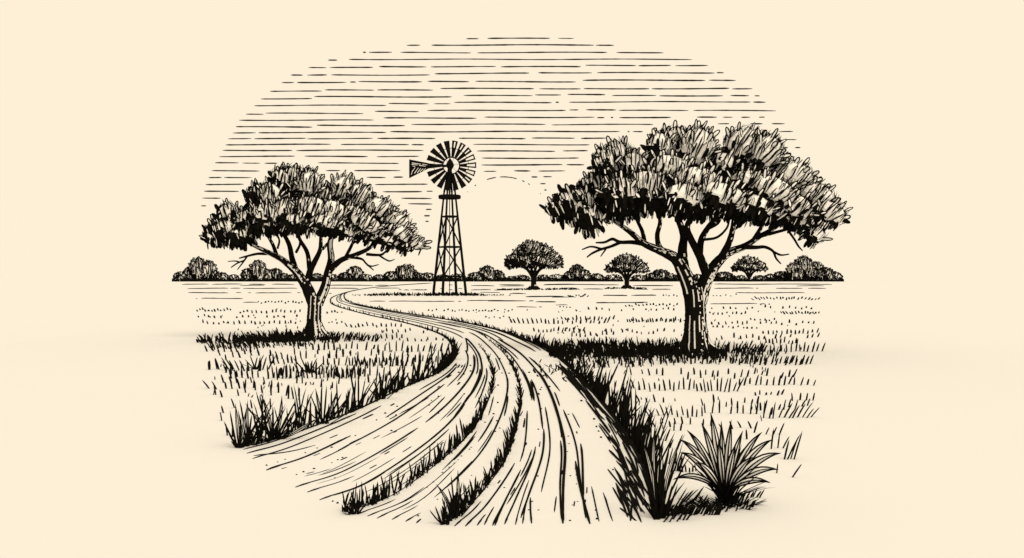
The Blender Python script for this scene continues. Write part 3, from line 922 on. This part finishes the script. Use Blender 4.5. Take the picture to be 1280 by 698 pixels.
# ------------------------------------------------------------------ grass
# far strokes: low dark rows of dry grass lying across the plain
mb = MB()
def fstroke(x0, x1, y, wpx=1.5):
    D = gd(y); s = D / F
    n = max(3, int((x1 - x0) / 5)); ph = random.uniform(0, 6)
    P = []
    for i in range(n + 1):
        x = x0 + (x1 - x0) * i / n
        p = ground(x, y + .22 * math.sin(x / 14 + ph)); p[2] = .2 * s
        P.append(p)
    ink_line(mb, P, .5 * wpx * s, 5, .2)
def zf(ox, oy, k2, rows):
    for Y, segs in rows:
        for a, b in segs:
            fstroke(ox + a / k2, ox + b / k2, oy + Y / k2, 1.7 if (b - a) / k2 > 12 else 1.4)
zf(210, 310, 3.657, [(168, [(65, 185), (203, 340), (370, 445), (475, 575)]), (187, [(90, 275), (285, 330), (343, 590)]), (207, [(93, 275), (310, 335), (365, 380), (400, 565), (590, 605)]), (233, [(127, 135), (153, 343)]), (250, [(343, 410)]),
                     (172, [(740, 850)]), (187, [(740, 870)]), (210, [(735, 748)]), (193, [(1080, 1100), (1110, 1150), (1170, 1185)])])
zf(380, 330, 3.765, [(103, [(120, 325), (335, 395)]), (105, [(785, 895), (925, 1035)]), (98, [(1130, 1280)]), (124, [(445, 460), (470, 495), (525, 575), (680, 700), (785, 880), (895, 960)]), (101, [(680, 700)]), (118, [(640, 655), (725, 745)]),
                     (155, [(1045, 1220)]), (141, [(970, 1030)]), (178, [(308, 382), (400, 708), (725, 740)]), (175, [(768, 1045), (1060, 1080)]), (180, [(1090, 1185)]), (205, [(1000, 1095), (1105, 1120)]), (195, [(1185, 1240)])])
zf(610, 290, 5.818, [(387, [(80, 262), (405, 950)]), (393, [(1055, 1280)]), (419, [(640, 665), (695, 835)]), (410, [(560, 640)]), (452, [(162, 278)]), (474, [(275, 550)]), (466, [(838, 1010), (1068, 1220)]), (505, [(0, 275), (300, 330)]), (512, [(385, 490)]), (519, [(790, 1130)])])
zf(700, 290, 3.368, [(228, [(308, 475)]), (243, [(310, 370), (388, 465)]), (268, [(183, 283), (300, 405)]), (299, [(152, 370)]), (222, [(650, 1145)]), (239, [(650, 815), (825, 835), (910, 1020), (1045, 1120)]), (258, [(740, 1030)]), (304, [(632, 830), (840, 865)])])
for y, x0, x1 in ((357.5, 300, 330), (358, 996, 1030), (361, 470, 500), (366, 600, 625), (372, 690, 720)):
    fstroke(x0, x1, y, 1.4)
tag(mb.build('distant_grass_rows', [M_INK]), 'thin dark rows of grass lying across the far plain', 'grass rows', kind='stuff')

mb = MB()
def row(y, x0, x1, ln, gap, tilt=0.0, tilt1=None, w0=1.7, jit=1.2, fan=0.0, drop=0.0):
    w0 *= 1.25; drop *= .6
    if y > 430: ln *= 1.18; w0 *= 1.08
    """a row of separate short blades: length ln and gap in picture units"""
    if tilt1 is None: tilt1 = tilt
    x = x0
    while x <= x1:
        q = (x - x0) / max(1e-6, x1 - x0)
        if random.random() >= drop:
            l = ln * random.uniform(.65, 1.25)
            tl = tilt + (tilt1 - tilt) * q + random.uniform(-.12, .12)
            pblade(mb, x, y + random.uniform(-jit, jit), l * tl, l, w0 * random.uniform(.85, 1.2))
        x += gap * random.uniform(.70, 1.22)
def Z(ox, oy, k2): return lambda Y, a, b: (oy + Y / k2, ox + a / k2, ox + b / k2)
q5 = Z(210, 310, 3.657); q4 = Z(700, 290, 3.368); q6 = Z(380, 330, 3.765); q8 = Z(740, 440, 3.035); q7 = Z(560, 370, 2.327); qn = Z(240, 440, 3.035)
# left meadow, far to near
row(*q5(252, 410, 615), 2.6, 4.6, .5, -.1)
row(*q5(288, 135, 290), 3.2, 4, -.5, -.2); row(*q5(297, 330, 615), 3.6, 6.2, -.2, .1); row(*q5(297, 728, 800), 2.6, 5, -.3, 0)
row(*q5(348, 160, 600), 4.2, 6.6, -.3, .05); row(*q5(345, 735, 805), 2.2, 5.5); row(*q5(362, 820, 1075), 5, 6, -.5, .1)
row(*q5(415, 960, 1075), 7.5, 6, -.3, .1); row(*q5(424, 1060, 1290), 5, 9.5, -.2, .1)
row(*q5(475, 180, 430), 9, 7.5, -.5, -.2); row(*q5(465, 600, 960), 8, 8.5, -.2, .2, drop=.1); row(*q5(475, 960, 1300), 10, 7.5, -.1, .35)
row(*q5(555, 190, 290), 12, 11, -.05, -.6); row(*q5(560, 280, 470), 13, 6.5, -.8, .6); row(*q5(530, 470, 600), 11, 6, -.3, -.1); row(*q5(500, 740, 800), 9, 9); row(*q5(540, 860, 1130), 11.5, 6.4, -.2, .25)
row(*q5(575, 600, 760), 12, 6.5, -.5, .6); row(*q5(600, 460, 560), 14, 6, -.1, .1); row(*q5(590, 730, 900), 15, 7, -.2, .05)
row(*qn(68, 65, 170), 11, 12, -.1, -.5); row(*qn(100, 150, 330), 10, 7, -.3, .1, drop=.2); row(*qn(100, 330, 640), 13, 5.6, -.1, .1, drop=.1); row(*qn(50, 500, 720), 10, 7, 0, .15); row(*qn(38, 700, 960), 9, 8, -.1, .2)
row(*qn(140, 65, 100), 10, 12, -.9, -.6); row(*qn(138, 130, 260), 10, 10, -.2, .1); row(*qn(165, 300, 330), 12, 10, -.15); row(*qn(180, 365, 430), 14, 8, -.05, .1); row(*qn(115, 640, 760), 9, 9, 0, .1, drop=.3)
row(*qn(235, 120, 140), 11, 10, -.25); row(*qn(260, 112, 130), 12, 9, -.3); row(*qn(320, 135, 165), 18, 6, -.15)
row(*qn(172, 225, 260), 4, 10, .5); row(*qn(125, 430, 520), 4, 12, .2)
# right meadow, far to near
row(*q4(285, 815, 1090), 3.6, 3.9, -1.0, 1.0, w0=1.6); row(*q4(272, 40, 120), 2.4, 3, -.9, .9); row(*q4(270, 435, 505), 1.8, 4.5); row(*q4(268, 645, 745), 1.6, 6)
row(*q4(312, 280, 505), 2.6, 4.6, -.5, .3); row(*q4(310, 845, 890), 1.8, 5); row(*q4(320, 0, 50), 1.6, 4)
row(*q4(346, 632, 780), 3.2, 5.5, -.2, .3); row(*q4(346, 935, 1090), 3.8, 3.6, -.9, .4); row(*q4(374, 805, 920), 3.2, 6, -.3, .2)
row(*q4(372, 10, 235), 5.4, 5.2, -.45, .5); row(*q4(380, 285, 495), 5.6, 6, -.3, .05); row(*q4(405, 645, 840), 2.8, 6.2, 0, .1); row(*q4(428, 855, 1090), 5.5, 5.8, -.2, .4)
row(*q4(412, 30, 60), 2.4, 7); row(*q4(412, 260, 300), 2.4, 8); row(*q4(442, 50, 120), 6, 5.5, 0, .1); row(*q4(435, 130, 235), 5, 7, -.3, .2)
row(*q7(80, 185, 470), 6.8, 5.6, -.5, .4); row(*q7(105, 250, 400), 6, 5.2, -.1, .4); row(*q7(75, 530, 680), 5.4, 6, -.3, .2); row(*q7(64, 110, 190), 2, 6)
row(*q6(222, 585, 980), 2.2, 4.6, .1, .4, drop=.15)
row(*q4(505, 930, 1110), 12, 6, -.2, .5); row(*q4(470, 870, 1000), 7, 5, -.3, .3)
row(*q4(555, 975, 1050), 9, 7, .3, .5); row(*q8(48, 560, 830), 11, 7, .2, .45)
row(*q8(145, 160, 400), 11, 6.2, -.3, .2, jit=2.2); row(*q8(150, 400, 560), 14, 5.5, -.3, .4); row(*q8(125, 560, 840), 10, 7.5, .1, .35)
row(*q8(165, 620, 720), 5, 7, -.1, .5); row(*q8(185, 760, 840), 10, 10, -.2, .4); row(*q8(190, 180, 300), 8, 11, -.4, .05, drop=.15)
row(*q8(245, 215, 430), 11, 6.5, -.5, .05, jit=2); row(*q8(235, 430, 680), 13, 8, -.05, .3, drop=.1); row(*q8(250, 650, 830), 15, 6.4, .1, .85)
row(*q8(290, 490, 640), 8, 12, -.5, -.4, drop=.1); row(*q8(335, 240, 300), 15, 6, .2, .4); row(*q8(300, 310, 360), 9, 9, .1); row(*q8(365, 680, 740), 20, 7, 0, .45); row(*q8(405, 730, 770), 26, 5, .35, .45)
row(*q8(455, 300, 340), 15, 4, .2, .3); row(*q8(455, 330, 400), 9, 5, -.1)
row(*q8(40, 330, 420), 9, 5, -.2, .2, jit=3)
# hatching of short blades under the spiky plant
row(*q8(618, 280, 480), 13, 3.4, .75, .5, jit=1.5, w0=2.4); row(*q8(590, 540, 620), 11, 4, .3, .6, jit=3.5, w0=2); row(*q8(560, 560, 640), 8, 4, .5, .8, jit=3, w0=1.8)
row(*q8(600, 400, 560), 12, 3.6, .7, .4, jit=4, w0=1.9); row(*q8(575, 330, 420), 13, 4, .9, .6, jit=5, w0=1.8); row(*q8(640, 270, 360), 15, 4, .8, .6, jit=2, w0=2)
row(*q8(200, 420, 640), 8, 9, -.2, .2, jit=5, drop=.3); row(*q8(275, 240, 470), 9, 9, -.4, .1, jit=5, drop=.3); row(*q8(320, 560, 720), 12, 9, .0, .5, jit=5, drop=.25); row(*q8(95, 150, 800), 8, 8, -.2, .4, jit=4, drop=.35)
row(*q8(215, 640, 830), 10, 8, .1, .6, jit=4, drop=.3); row(*q8(360, 230, 330), 15, 7, -.1, .5, jit=5, drop=.2); row(*q8(430, 290, 340), 16, 5, .1, .4, jit=5); row(*q8(470, 700, 760), 16, 7, .3, .6, jit=4, drop=.3)
row(*qn(85, 100, 620), 9, 8, -.2, .2, jit=4, drop=.35); row(*qn(125, 120, 560), 10, 8, -.3, .2, jit=5, drop=.35); row(*qn(160, 90, 420), 11, 10, -.4, .2, jit=5, drop=.35); row(*qn(55, 600, 900), 8, 8, -.1, .2, jit=4, drop=.3); row(*qn(200, 95, 330), 13, 11, -.4, .1, jit=6, drop=.35); row(*qn(90, 560, 760), 9, 8, 0, .2, jit=4, drop=.3)
row(*q5(385, 980, 1250), 5, 7, -.2, .1, jit=2, drop=.3); row(*q5(318, 140, 600), 3.2, 7, -.3, .1, jit=1.5, drop=.4); row(*q5(500, 240, 1150), 8, 8, -.3, .2, jit=4, drop=.4)
row(*q4(330, 20, 500), 3.4, 8, -.4, .2, jit=1.5, drop=.4); row(*q4(390, 640, 1080), 4, 8, -.2, .3, jit=2, drop=.4); row(*q4(425, 60, 480), 4.5, 7, -.3, .2, jit=2, drop=.4); row(*q4(322, 640, 1080), 3, 8, -.3, .3, jit=1.5, drop=.4); row(*q4(450, 660, 1090), 6, 7, -.2, .5, jit=2.5, drop=.3)
# loose sprinkling so that no row reads as ruled
for i in range(330):
    y = 349 + 14 * math.exp(random.uniform(math.log(2.6), math.log(14)))
    x = random.uniform(250, 1020)
    lo, hi = 250 + max(0, y - 430) * .22, 1028 - max(0, y - 400) * .22
    if not lo < x < hi: continue
    t = [road_pt(tt, 0.0) for tt in np.arange(0, 13, .5)] + [road_pt(tt, 1.0) for tt in np.arange(0, 13, .5)]
    # keep off the road
    lx = [p[0] for p in t[:26] if abs(p[1] - y) < 14]; rx = [p[0] for p in t[26:] if abs(p[1] - y) < 14]
    if lx and min(lx) - 8 < x < (max(rx) if rx else 820) + 18: continue
    if y > 560 and x < 830: continue
    if random.random() < .4: continue
    l = max(1.4, (y - 349) * .05) * random.uniform(.5, 1.1)
    pblade(mb, x, y, l * random.uniform(-.3, .4), l, 1.5)
tag(mb.build('meadow_grass', [M_INK]), 'short black blades of meadow grass in loose rows on the pale plain', 'grass', kind='stuff')

# dense black blades as painted shade under the trees; plain grass at the windmill
mb = MB()
def patch(poly_top, poly_bot, x0, x1, n, ln, wid, tilt=(-.3, .3), edge=0.12, dens=0.0, bias=1):
    """dense grass between two lines y_top(x), y_bot(x)"""
    for i in range(n):
        q = random.random() if random.random() > dens else (random.triangular(0, 1, 1) if bias > 0 else random.triangular(0, 1, 0))
        x = x0 + (x1 - x0) * q
        yt = np.interp(x, *zip(*poly_top)); yb = np.interp(x, *zip(*poly_bot))
        y = yt + (yb - yt) * random.random()
        e = min(1, .4 + min(q, 1 - q) / edge)
        l = ln * random.uniform(.5, 1.25) * e
        pblade(mb, x, y, l * random.uniform(*tilt), l, wid * random.uniform(.8, 1.3))
patch([(245, 427), (300, 425), (385, 419)], [(245, 430), (300, 433), (385, 427)], 246, 388, 250, 10.5, 1.9, (-.75, .35), dens=.35)
patch([(290, 425), (385, 422)], [(290, 430), (385, 428)], 290, 388, 200, 6.5, 2.2, (-.8, .6), dens=.8)
patch([(260, 434), (385, 430)], [(260, 438), (385, 434)], 258, 390, 80, 9, 1.7, (-.7, 0))
patch([(405, 422), (475, 425)], [(405, 427), (475, 428)], 404, 482, 84, 9, 1.6, (-.1, .75), dens=.8, bias=-1)
patch([(380, 424), (420, 425)], [(380, 428), (420, 430)], 378, 424, 60, 7, 1.8, (-.5, .5))
patch([(690, 436), (760, 434), (860, 436)], [(690, 448), (760, 450), (860, 446)], 686, 862, 500, 13, 1.9, (-.55, .45))
patch([(720, 442), (860, 438)], [(730, 450), (860, 443)], 705, 858, 260, 7, 2.3, (-.8, .6), dens=.5)
patch([(730, 452), (850, 446)], [(730, 462), (850, 457)], 722, 860, 130, 12, 1.7, (-.45, .15))
patch([(890, 438), (950, 438)], [(890, 446), (960, 446)], 886, 985, 120, 12, 1.7, (-.1, .8), dens=.8, bias=-1)
patch([(880, 446), (950, 450)], [(880, 457), (950, 456)], 875, 985, 64, 10, 1.7, (-.2, .6), dens=.6, bias=-1)
patch([(846, 443), (905, 443)], [(846, 449), (905, 450)], 842, 910, 110, 9, 1.9, (-.5, .5))
patch([(450, 368.7), (600, 368.7)], [(450, 370.5), (600, 370.3)], 462, 606, 260, 3.6, 1.4, (-.9, .3))
patch([(450, 368.7), (600, 368.7)], [(450, 370.5), (600, 370.3)], 530, 596, 70, 4, 1.5, (-.9, .6))
patch([(600, 369), (640, 369)], [(600, 370), (640, 370)], 600, 640, 22, 1.8, 1.4); patch([(440, 369), (470, 369)], [(440, 370), (470, 370)], 440, 470, 22, 1.8, 1.4)
patch([(622, 362), (722, 361.3)], [(622, 363.4), (722, 362.6)], 622, 724, 210, 1.7, 1.8, (-.8, .8))
patch([(757, 360.4), (806, 360.4)], [(757, 361.6), (806, 361.6)], 756, 808, 120, 1.6, 1.8, (-.8, .8))
tag(mb.build('tree_shade_and_grass', [M_INK]), 'dense black blades standing in for the shade under the trees, and grass at the windmill foot', 'grass', kind='stuff')

# verge grass along both road edges and on the two strips between the wheel tracks
mb = MB()
def verge(u, t0, t1, n, ln0, ln1, tilt, wid=2.0, du=0.0, base=True, up=1.0):
    for i in range(n):
        t = t0 + (t1 - t0) * random.random()
        q = (t - t0) / (t1 - t0)
        p = road_pt(t, u + random.uniform(-du, du) if 0 < u < 1 else u)
        l = (ln0 + (ln1 - ln0) * q) * random.choice((.35, .5, .7, .85, 1.0, 1.2)) * random.uniform(.85, 1.15)
        tl = tilt[0] + (tilt[1] - tilt[0]) * random.random()
        off = random.uniform(-1.2, 1.2)
        pblade(mb, p[0] + off, p[1] + random.uniform(-2.0, 1.2) * min(1, (p[1] - 349) / 100), l * tl, l * up, wid * random.uniform(.8, 1.25) * min(1.15, .55 + l / 40), curve=random.uniform(-.06, .06) * l)
# left verge, near part grows tall, leaning to the right
verge(0, 0.15, 4.9, 190, 52, 23, (-.25, .65), 2.0)
verge(0, 0.3, 4.9, 95, 16, 9, (-.5, .9), 2.0)
verge(0, 3.8, 6.2, 50, 16, 9, (-.3, .5), 1.7)
verge(0, 6.0, 10.4, 130, 5.5, 3.4, (-.9, .2), 1.4)
# right verge
verge(1, 0.05, 3.4, 125, 78, 38, (-.10, .48), 2.1)
verge(1, 0.0, 4.6, 125, 26, 15, (-.2, .85), 2.1)
verge(1, 3.0, 5.8, 130, 26, 12, (-.35, .5), 1.7)
verge(1, 5.0, 9.4, 260, 9, 3.2, (-.75, .15), 1.5)
verge(1, 8.8, 10.6, 60, 3.2, 2.2, (-.8, .2), 1.3)
# strips
verge(.34, .0, 3.4, 180, 27, 18, (-.25, .45), 2.0, .006); verge(.34, 0, 4.6, 170, 9, 7, (-.5, .8), 2.0, .006); verge(.34, 3.2, 5.2, 50, 12, 6, (-.5, .35), 1.7, .004); verge(.34, 5, 6.2, 30, 4, 2, (-.6, .3), 1.4)
verge(.52, .15, 3.2, 165, 30, 17, (-.35, .35), 2.0, .006); verge(.52, .1, 5.0, 180, 10, 7, (-.6, .6), 2.0, .006); verge(.52, 3, 5.6, 55, 12, 6, (-.6, .2), 1.6, .004); verge(.52, 5.4, 7.0, 36, 4, 2, (-.7, .2), 1.4)
# soft soil ridge that carries each strip, so the roots merge
def ridge(u, t0, t1, wpx):
    n = int((t1 - t0) * 8); P = []; R = []
    for i in range(n + 1):
        t = t0 + (t1 - t0) * i / n
        p = road_pt(t, u); g = ground(p[0], p[1]); s = g[1] / F
        P.append(g); R.append(wpx * s * min(1, max(.35, (p[1] - 349) / 150)) * random.uniform(.75, 1.2))
    ink_line(mb, P, R, 6, .2)
ridge(0, .3, 6.0, 1.3); ridge(1, 0, 6.6, 2.0); ridge(.34, .1, 6.0, 1.3); ridge(.52, .1, 7.0, 1.3)
# dark mat where the tree's grass runs out over the road edge
for i in range(46):
    a = random.random(); x = 676 + 52 * a + random.uniform(-4, 4); y = 459 + 12 * a + random.uniform(-7, 7)
    pblade(mb, x, y, random.uniform(-8, 5), random.uniform(3, 8), 1.8)
tag(mb.build('verge_grass', [M_INK]), 'black grass along the road edges and on the strips between the tracks', 'grass', kind='stuff')

# separate tufts
def tuft(label, px, py, blades, wid=3.0, nfill=10, fl=10, group='large grass tufts'):
    """blades: (dx, dy, curve, outlined) in picture units"""
    D = gd(py); s = D / F
    base = ground(px, py)
    mb = MB()
    for dx, dy, cv, ol in blades:
        b = np.array((dx * .12 * s + random.uniform(-2, 2) * s, random.uniform(-3, 3) * s, -.01))
        tip = b + np.array((dx * s, random.uniform(-.3, .3) * abs(dy) * s, dy * s))
        if ol:
            bent_leaf(mb, b, tip, np.array((cv * 1.6 * s, 0, abs(dy) * .08 * s)), wid * 1.7 * s, 1.1 * s)
        else:
            blade(mb, b, tip, np.array((cv * s, 0, abs(dy) * .06 * s)), wid * s)
    for i in range(nfill):
        l = fl * random.uniform(.5, 1.2)
        b = np.array((random.uniform(-6, 6) * s, random.uniform(-3, 3) * s, -.01))
        blade(mb, b, b + np.array((l * random.uniform(-.8, .8) * s, random.uniform(-.3, .3) * l * s, l * s)), (0, 0, 0), wid * .75 * s)
    o = mb.build('grass_tuft', [M_INK, M_PALE])
    o.location = tuple(base)
    tag(o, label, 'grass tuft', group)
B = lambda *a: [(x, y, c, bool(o2)) for x, y, c, o2 in a]
tuft('large spiky grass tuft with wide fanned blades on the left road verge', 343, 549, B((-36, 46, -4, 0), (-30, 40, 3, 1), (-16, 64, -2, 0), (-10, 58, 2, 1), (2, 44, 0, 0), (9, 56, 2, 1), (22, 48, 3, 0), (34, 38, 4, 0), (44, 26, 5, 1), (52, 30, 5, 0), (-42, 24, -3, 0), (16, 34, 1, 0), (28, 24, 4, 0)), 3.0, 22, 12)
tuft('loose tuft of long leaning blades midway along the left road verge', 405, 530, B((-18, 38, -2, 0), (-8, 46, 0, 1), (4, 50, 1, 0), (16, 42, 2, 1), (28, 34, 4, 0), (36, 24, 5, 0), (-24, 26, -2, 0), (10, 28, 1, 0)), 2.4, 6, 10)
tuft('slim tuft of upright blades on the left road verge nearer the bend', 478, 499, B((-10, 26, -1, 0), (-3, 34, 0, 1), (6, 36, 1, 0), (14, 30, 2, 0), (22, 22, 3, 0), (-16, 16, -1, 0)), 2.1, 5, 8)
tuft('upright grass tuft at the left tip of the road verge', 299, 560, B((-10, 48, -2, 0), (-6, 56, 0, 1), (2, 40, 0, 0), (8, 52, 1, 1), (16, 30, 2, 0), (-16, 36, -2, 0), (22, 40, 2, 0), (-3, 30, 0, 0)), 2.8, 16, 12)
tuft('small tuft ending the left grass strip between the wheel tracks', 442, 643, B((-14, 12, -4, 0), (-9, 22, -3, 0), (-4, 26, -2, 0), (2, 20, 0, 0), (8, 24, 2, 0), (14, 18, 2, 0), (-13, 5, 0, 0)), 2.8, 10, 9)
tuft('tall narrow tuft on the near end of the right grass strip', 571, 646, B((-22, 42, 3, 1), (-6, 54, 0, 0), (-1, 58, 0, 1), (7, 44, 1, 0), (14, 36, 2, 0), (-14, 30, 0, 0), (20, 24, 2, 0), (4, 28, 0, 0)), 2.8, 12, 10)
tuft('short curled tuft at the very tip of the right grass strip', 556, 656, B((-17, 20, -3, 0), (-10, 25, -2, 0), (-4, 22, 0, 0), (3, 28, 1, 0), (8, 16, 1, 0), (-7, 12, 0, 0)), 2.6, 8, 8)
tuft('tall upright tuft at the near end of the right road verge', 824, 648, B((-22, 108, 5, 1), (-7, 128, -6, 1), (-14, 92, 6, 0), (-2, 104, 3, 0), (10, 98, -5, 1), (30, 104, -9, 1), (6, 80, 3, 0), (22, 72, -4, 0), (-6, 66, 2, 0), (-24, 74, 5, 0), (36, 84, -10, 0), (18, 54, -3, 0), (3, 60, 2, 0), (28, 50, -5, 0), (-12, 48, 3, 0)), 3.0, 40, 26)
tuft('low grass tuft leaning right at the foot of the right road verge', 832, 645, B((6, 44, 0, 0), (16, 40, 2, 0), (24, 36, 2, 0), (34, 34, 3, 0), (42, 30, 4, 0), (22, 22, 2, 0), (36, 20, 3, 0), (50, 26, 3, 0), (12, 28, 0, 0)), 2.8, 22, 16)
tuft('dark pointed tuft among the short grass in front of the slim tree', 387, 466, B((-17, 20, -2, 0), (-11, 22, -1, 0), (-5, 14, 0, 0), (3, 17, 0, 0), (9, 19, 1, 0), (15, 15, 2, 0), (-3, 9, 0, 0)), 2.2, 8, 7)
tuft('dark fanned tuft in the meadow near the left edge of the grass', 320, 462, B((-13, 14, -2, 0), (-8, 19, -1, 0), (-2, 12, 0, 0), (5, 18, 1, 0), (11, 20, 1, 0), (-18, 8, 0, 0)), 2.0, 8, 6)

# spiky rosette plant, lower right
PX, PY = 907, 631
DP = gd(PY); sp = DP / F
base = ground(PX, PY)
plant = thing('spiky_plant', 'big spiky plant with a fan of long pointed leaves, lower right corner of the meadow', 'plant', base)
def q8p(X, Y): return (740 + X / 3.035, 440 + Y / 3.035)
mb = MB()
spec = [(450, 230, .10, 9), (415, 270, -.15, 8), (360, 297, .05, 8), (332, 332, -.10, 8), (335, 382, -.22, 8.5), (307, 485, -.25, 7), (528, 258, -.05, 8), (572, 300, .12, 8),
        (645, 305, .02, 8), (685, 333, -.12, 8.5), (717, 385, -.18, 9), (707, 447, -.25, 8.5), (677, 497, -.28, 7.5), (480, 330, -.2, 8), (545, 350, -.22, 8), (600, 345, .2, 7), (400, 340, .25, 7), (490, 262, .3, 7), (610, 400, -.3, 8), (395, 420, -.32, 8)]
for X, Y, dep, wd in spec:
    x, y = q8p(X, Y)
    x0, y0 = q8p(503 + (X - 503) * .10, 540 - abs(X - 503) * .08)
    b = at(x0, y0, DP + dep * .15) - base
    t_ = at(x, y, DP + dep) - base
    lift = np.array((0, 0, .10 + .14 * abs(X - 503) / 200)) * np.linalg.norm(t_ - b)
    bent_leaf(mb, b, t_, lift * 1.15, wd * 1.18 * sp, 1.95 * sp)
# dark inner leaves and leaf bases
for i in range(58):
    a = random.uniform(0, 2 * math.pi); el = random.uniform(.35, 1.4)
    l = random.uniform(24, 78) * sp
    b = np.array((random.uniform(-5, 5) * sp, random.uniform(-5, 5) * sp, 2 * sp))
    t_ = b + l * np.array((math.cos(a) * math.cos(el), math.sin(a) * math.cos(el), math.sin(el)))
    blade(mb, b, t_, np.array((0, 0, l * .12)), 2.6 * sp)
mb.build('leaves', [M_INK, M_PALE], plant)
mb = MB()
for i in range(150):
    a = random.uniform(0, 2 * math.pi)
    rr = random.uniform(2, 44) * sp
    b = np.array((rr * math.cos(a) - 3 * sp, rr * math.sin(a) * .8, 0))
    l = random.uniform(6, 18) * sp
    t_ = b + l * np.array((math.cos(a) * .9, math.sin(a) * .5, random.uniform(.15, .7)))
    blade(mb, b, t_, np.array((0, 0, l * .1)), 2.1 * sp)
mb.build('withered_leaves', [M_INK], plant)

# ------------------------------------------------------------------ pebbles on the road
ps = [qn(Y, X, X) for X, Y in [(283, 432), (325, 420), (353, 410), (397, 468), (423, 458), (463, 446), (430, 385), (475, 367), (508, 367), (530, 365), (583, 328), (620, 320), (530, 423), (553, 412), (571, 404), (733, 235),
      (900, 205), (935, 172), (950, 460), (975, 440), (995, 425), (1010, 412), (1022, 398), (1053, 372), (890, 517), (915, 497), (1145, 238), (1160, 195), (1162, 128)]]
ps += [q7(Y, X, X) for X, Y in [(272, 268), (263, 390), (350, 410), (352, 432), (347, 455), (372, 505), (374, 523), (374, 549), (362, 610), (377, 600), (355, 655), (245, 600), (235, 625), (430, 625), (433, 650), (425, 360), (432, 382), (438, 395),
       (445, 413), (480, 507), (388, 307), (150, 185), (145, 262), (132, 345), (240, 290), (343, 250), (338, 240)]]
for i in range(46):
    p = road_pt(random.uniform(.05, 4.6), random.choice([random.uniform(.05, .32), random.uniform(.37, .5), random.uniform(.55, .9)]))
    ps.append((p[1], p[0], 0))
mb = MB()
vs = []; fs = []
nu, nv = 8, 5
for i in range(nv):
    th = math.pi * (i + .5) / nv
    for j in range(nu):
        a = 2 * math.pi * j / nu; q = random.uniform(.82, 1.12)
        vs.append((q * math.sin(th) * math.cos(a) * 1.25, q * math.sin(th) * math.sin(a), q * .8 * math.cos(th)))
for i in range(nv - 1):
    for j in range(nu):
        fs.append((i * nu + j, i * nu + (j + 1) % nu, (i + 1) * nu + (j + 1) % nu, (i + 1) * nu + j))
fs.append(tuple(range(nu))); fs.append(tuple((nv - 1) * nu + j for j in range(nu)))
mb.add(vs, fs, 0)
peb = mb.build('pebble', [M_STONE], smooth=True)
tag(peb, 'small black pebble lying loose on the pale dirt road', 'pebble', 'pebbles on the road')
for i, (y, x, _) in enumerate(ps):
    o = peb if i == 0 else peb.copy()
    if i: C.objects.link(o)
    g = ground(x, y); s = g[1] / F
    r = random.uniform(1.0, 1.5) * s
    o.location = (g[0], g[1], .6 * r)
    o.scale = (r, r, r)
    o.rotation_euler = (0, 0, random.uniform(0, 6))
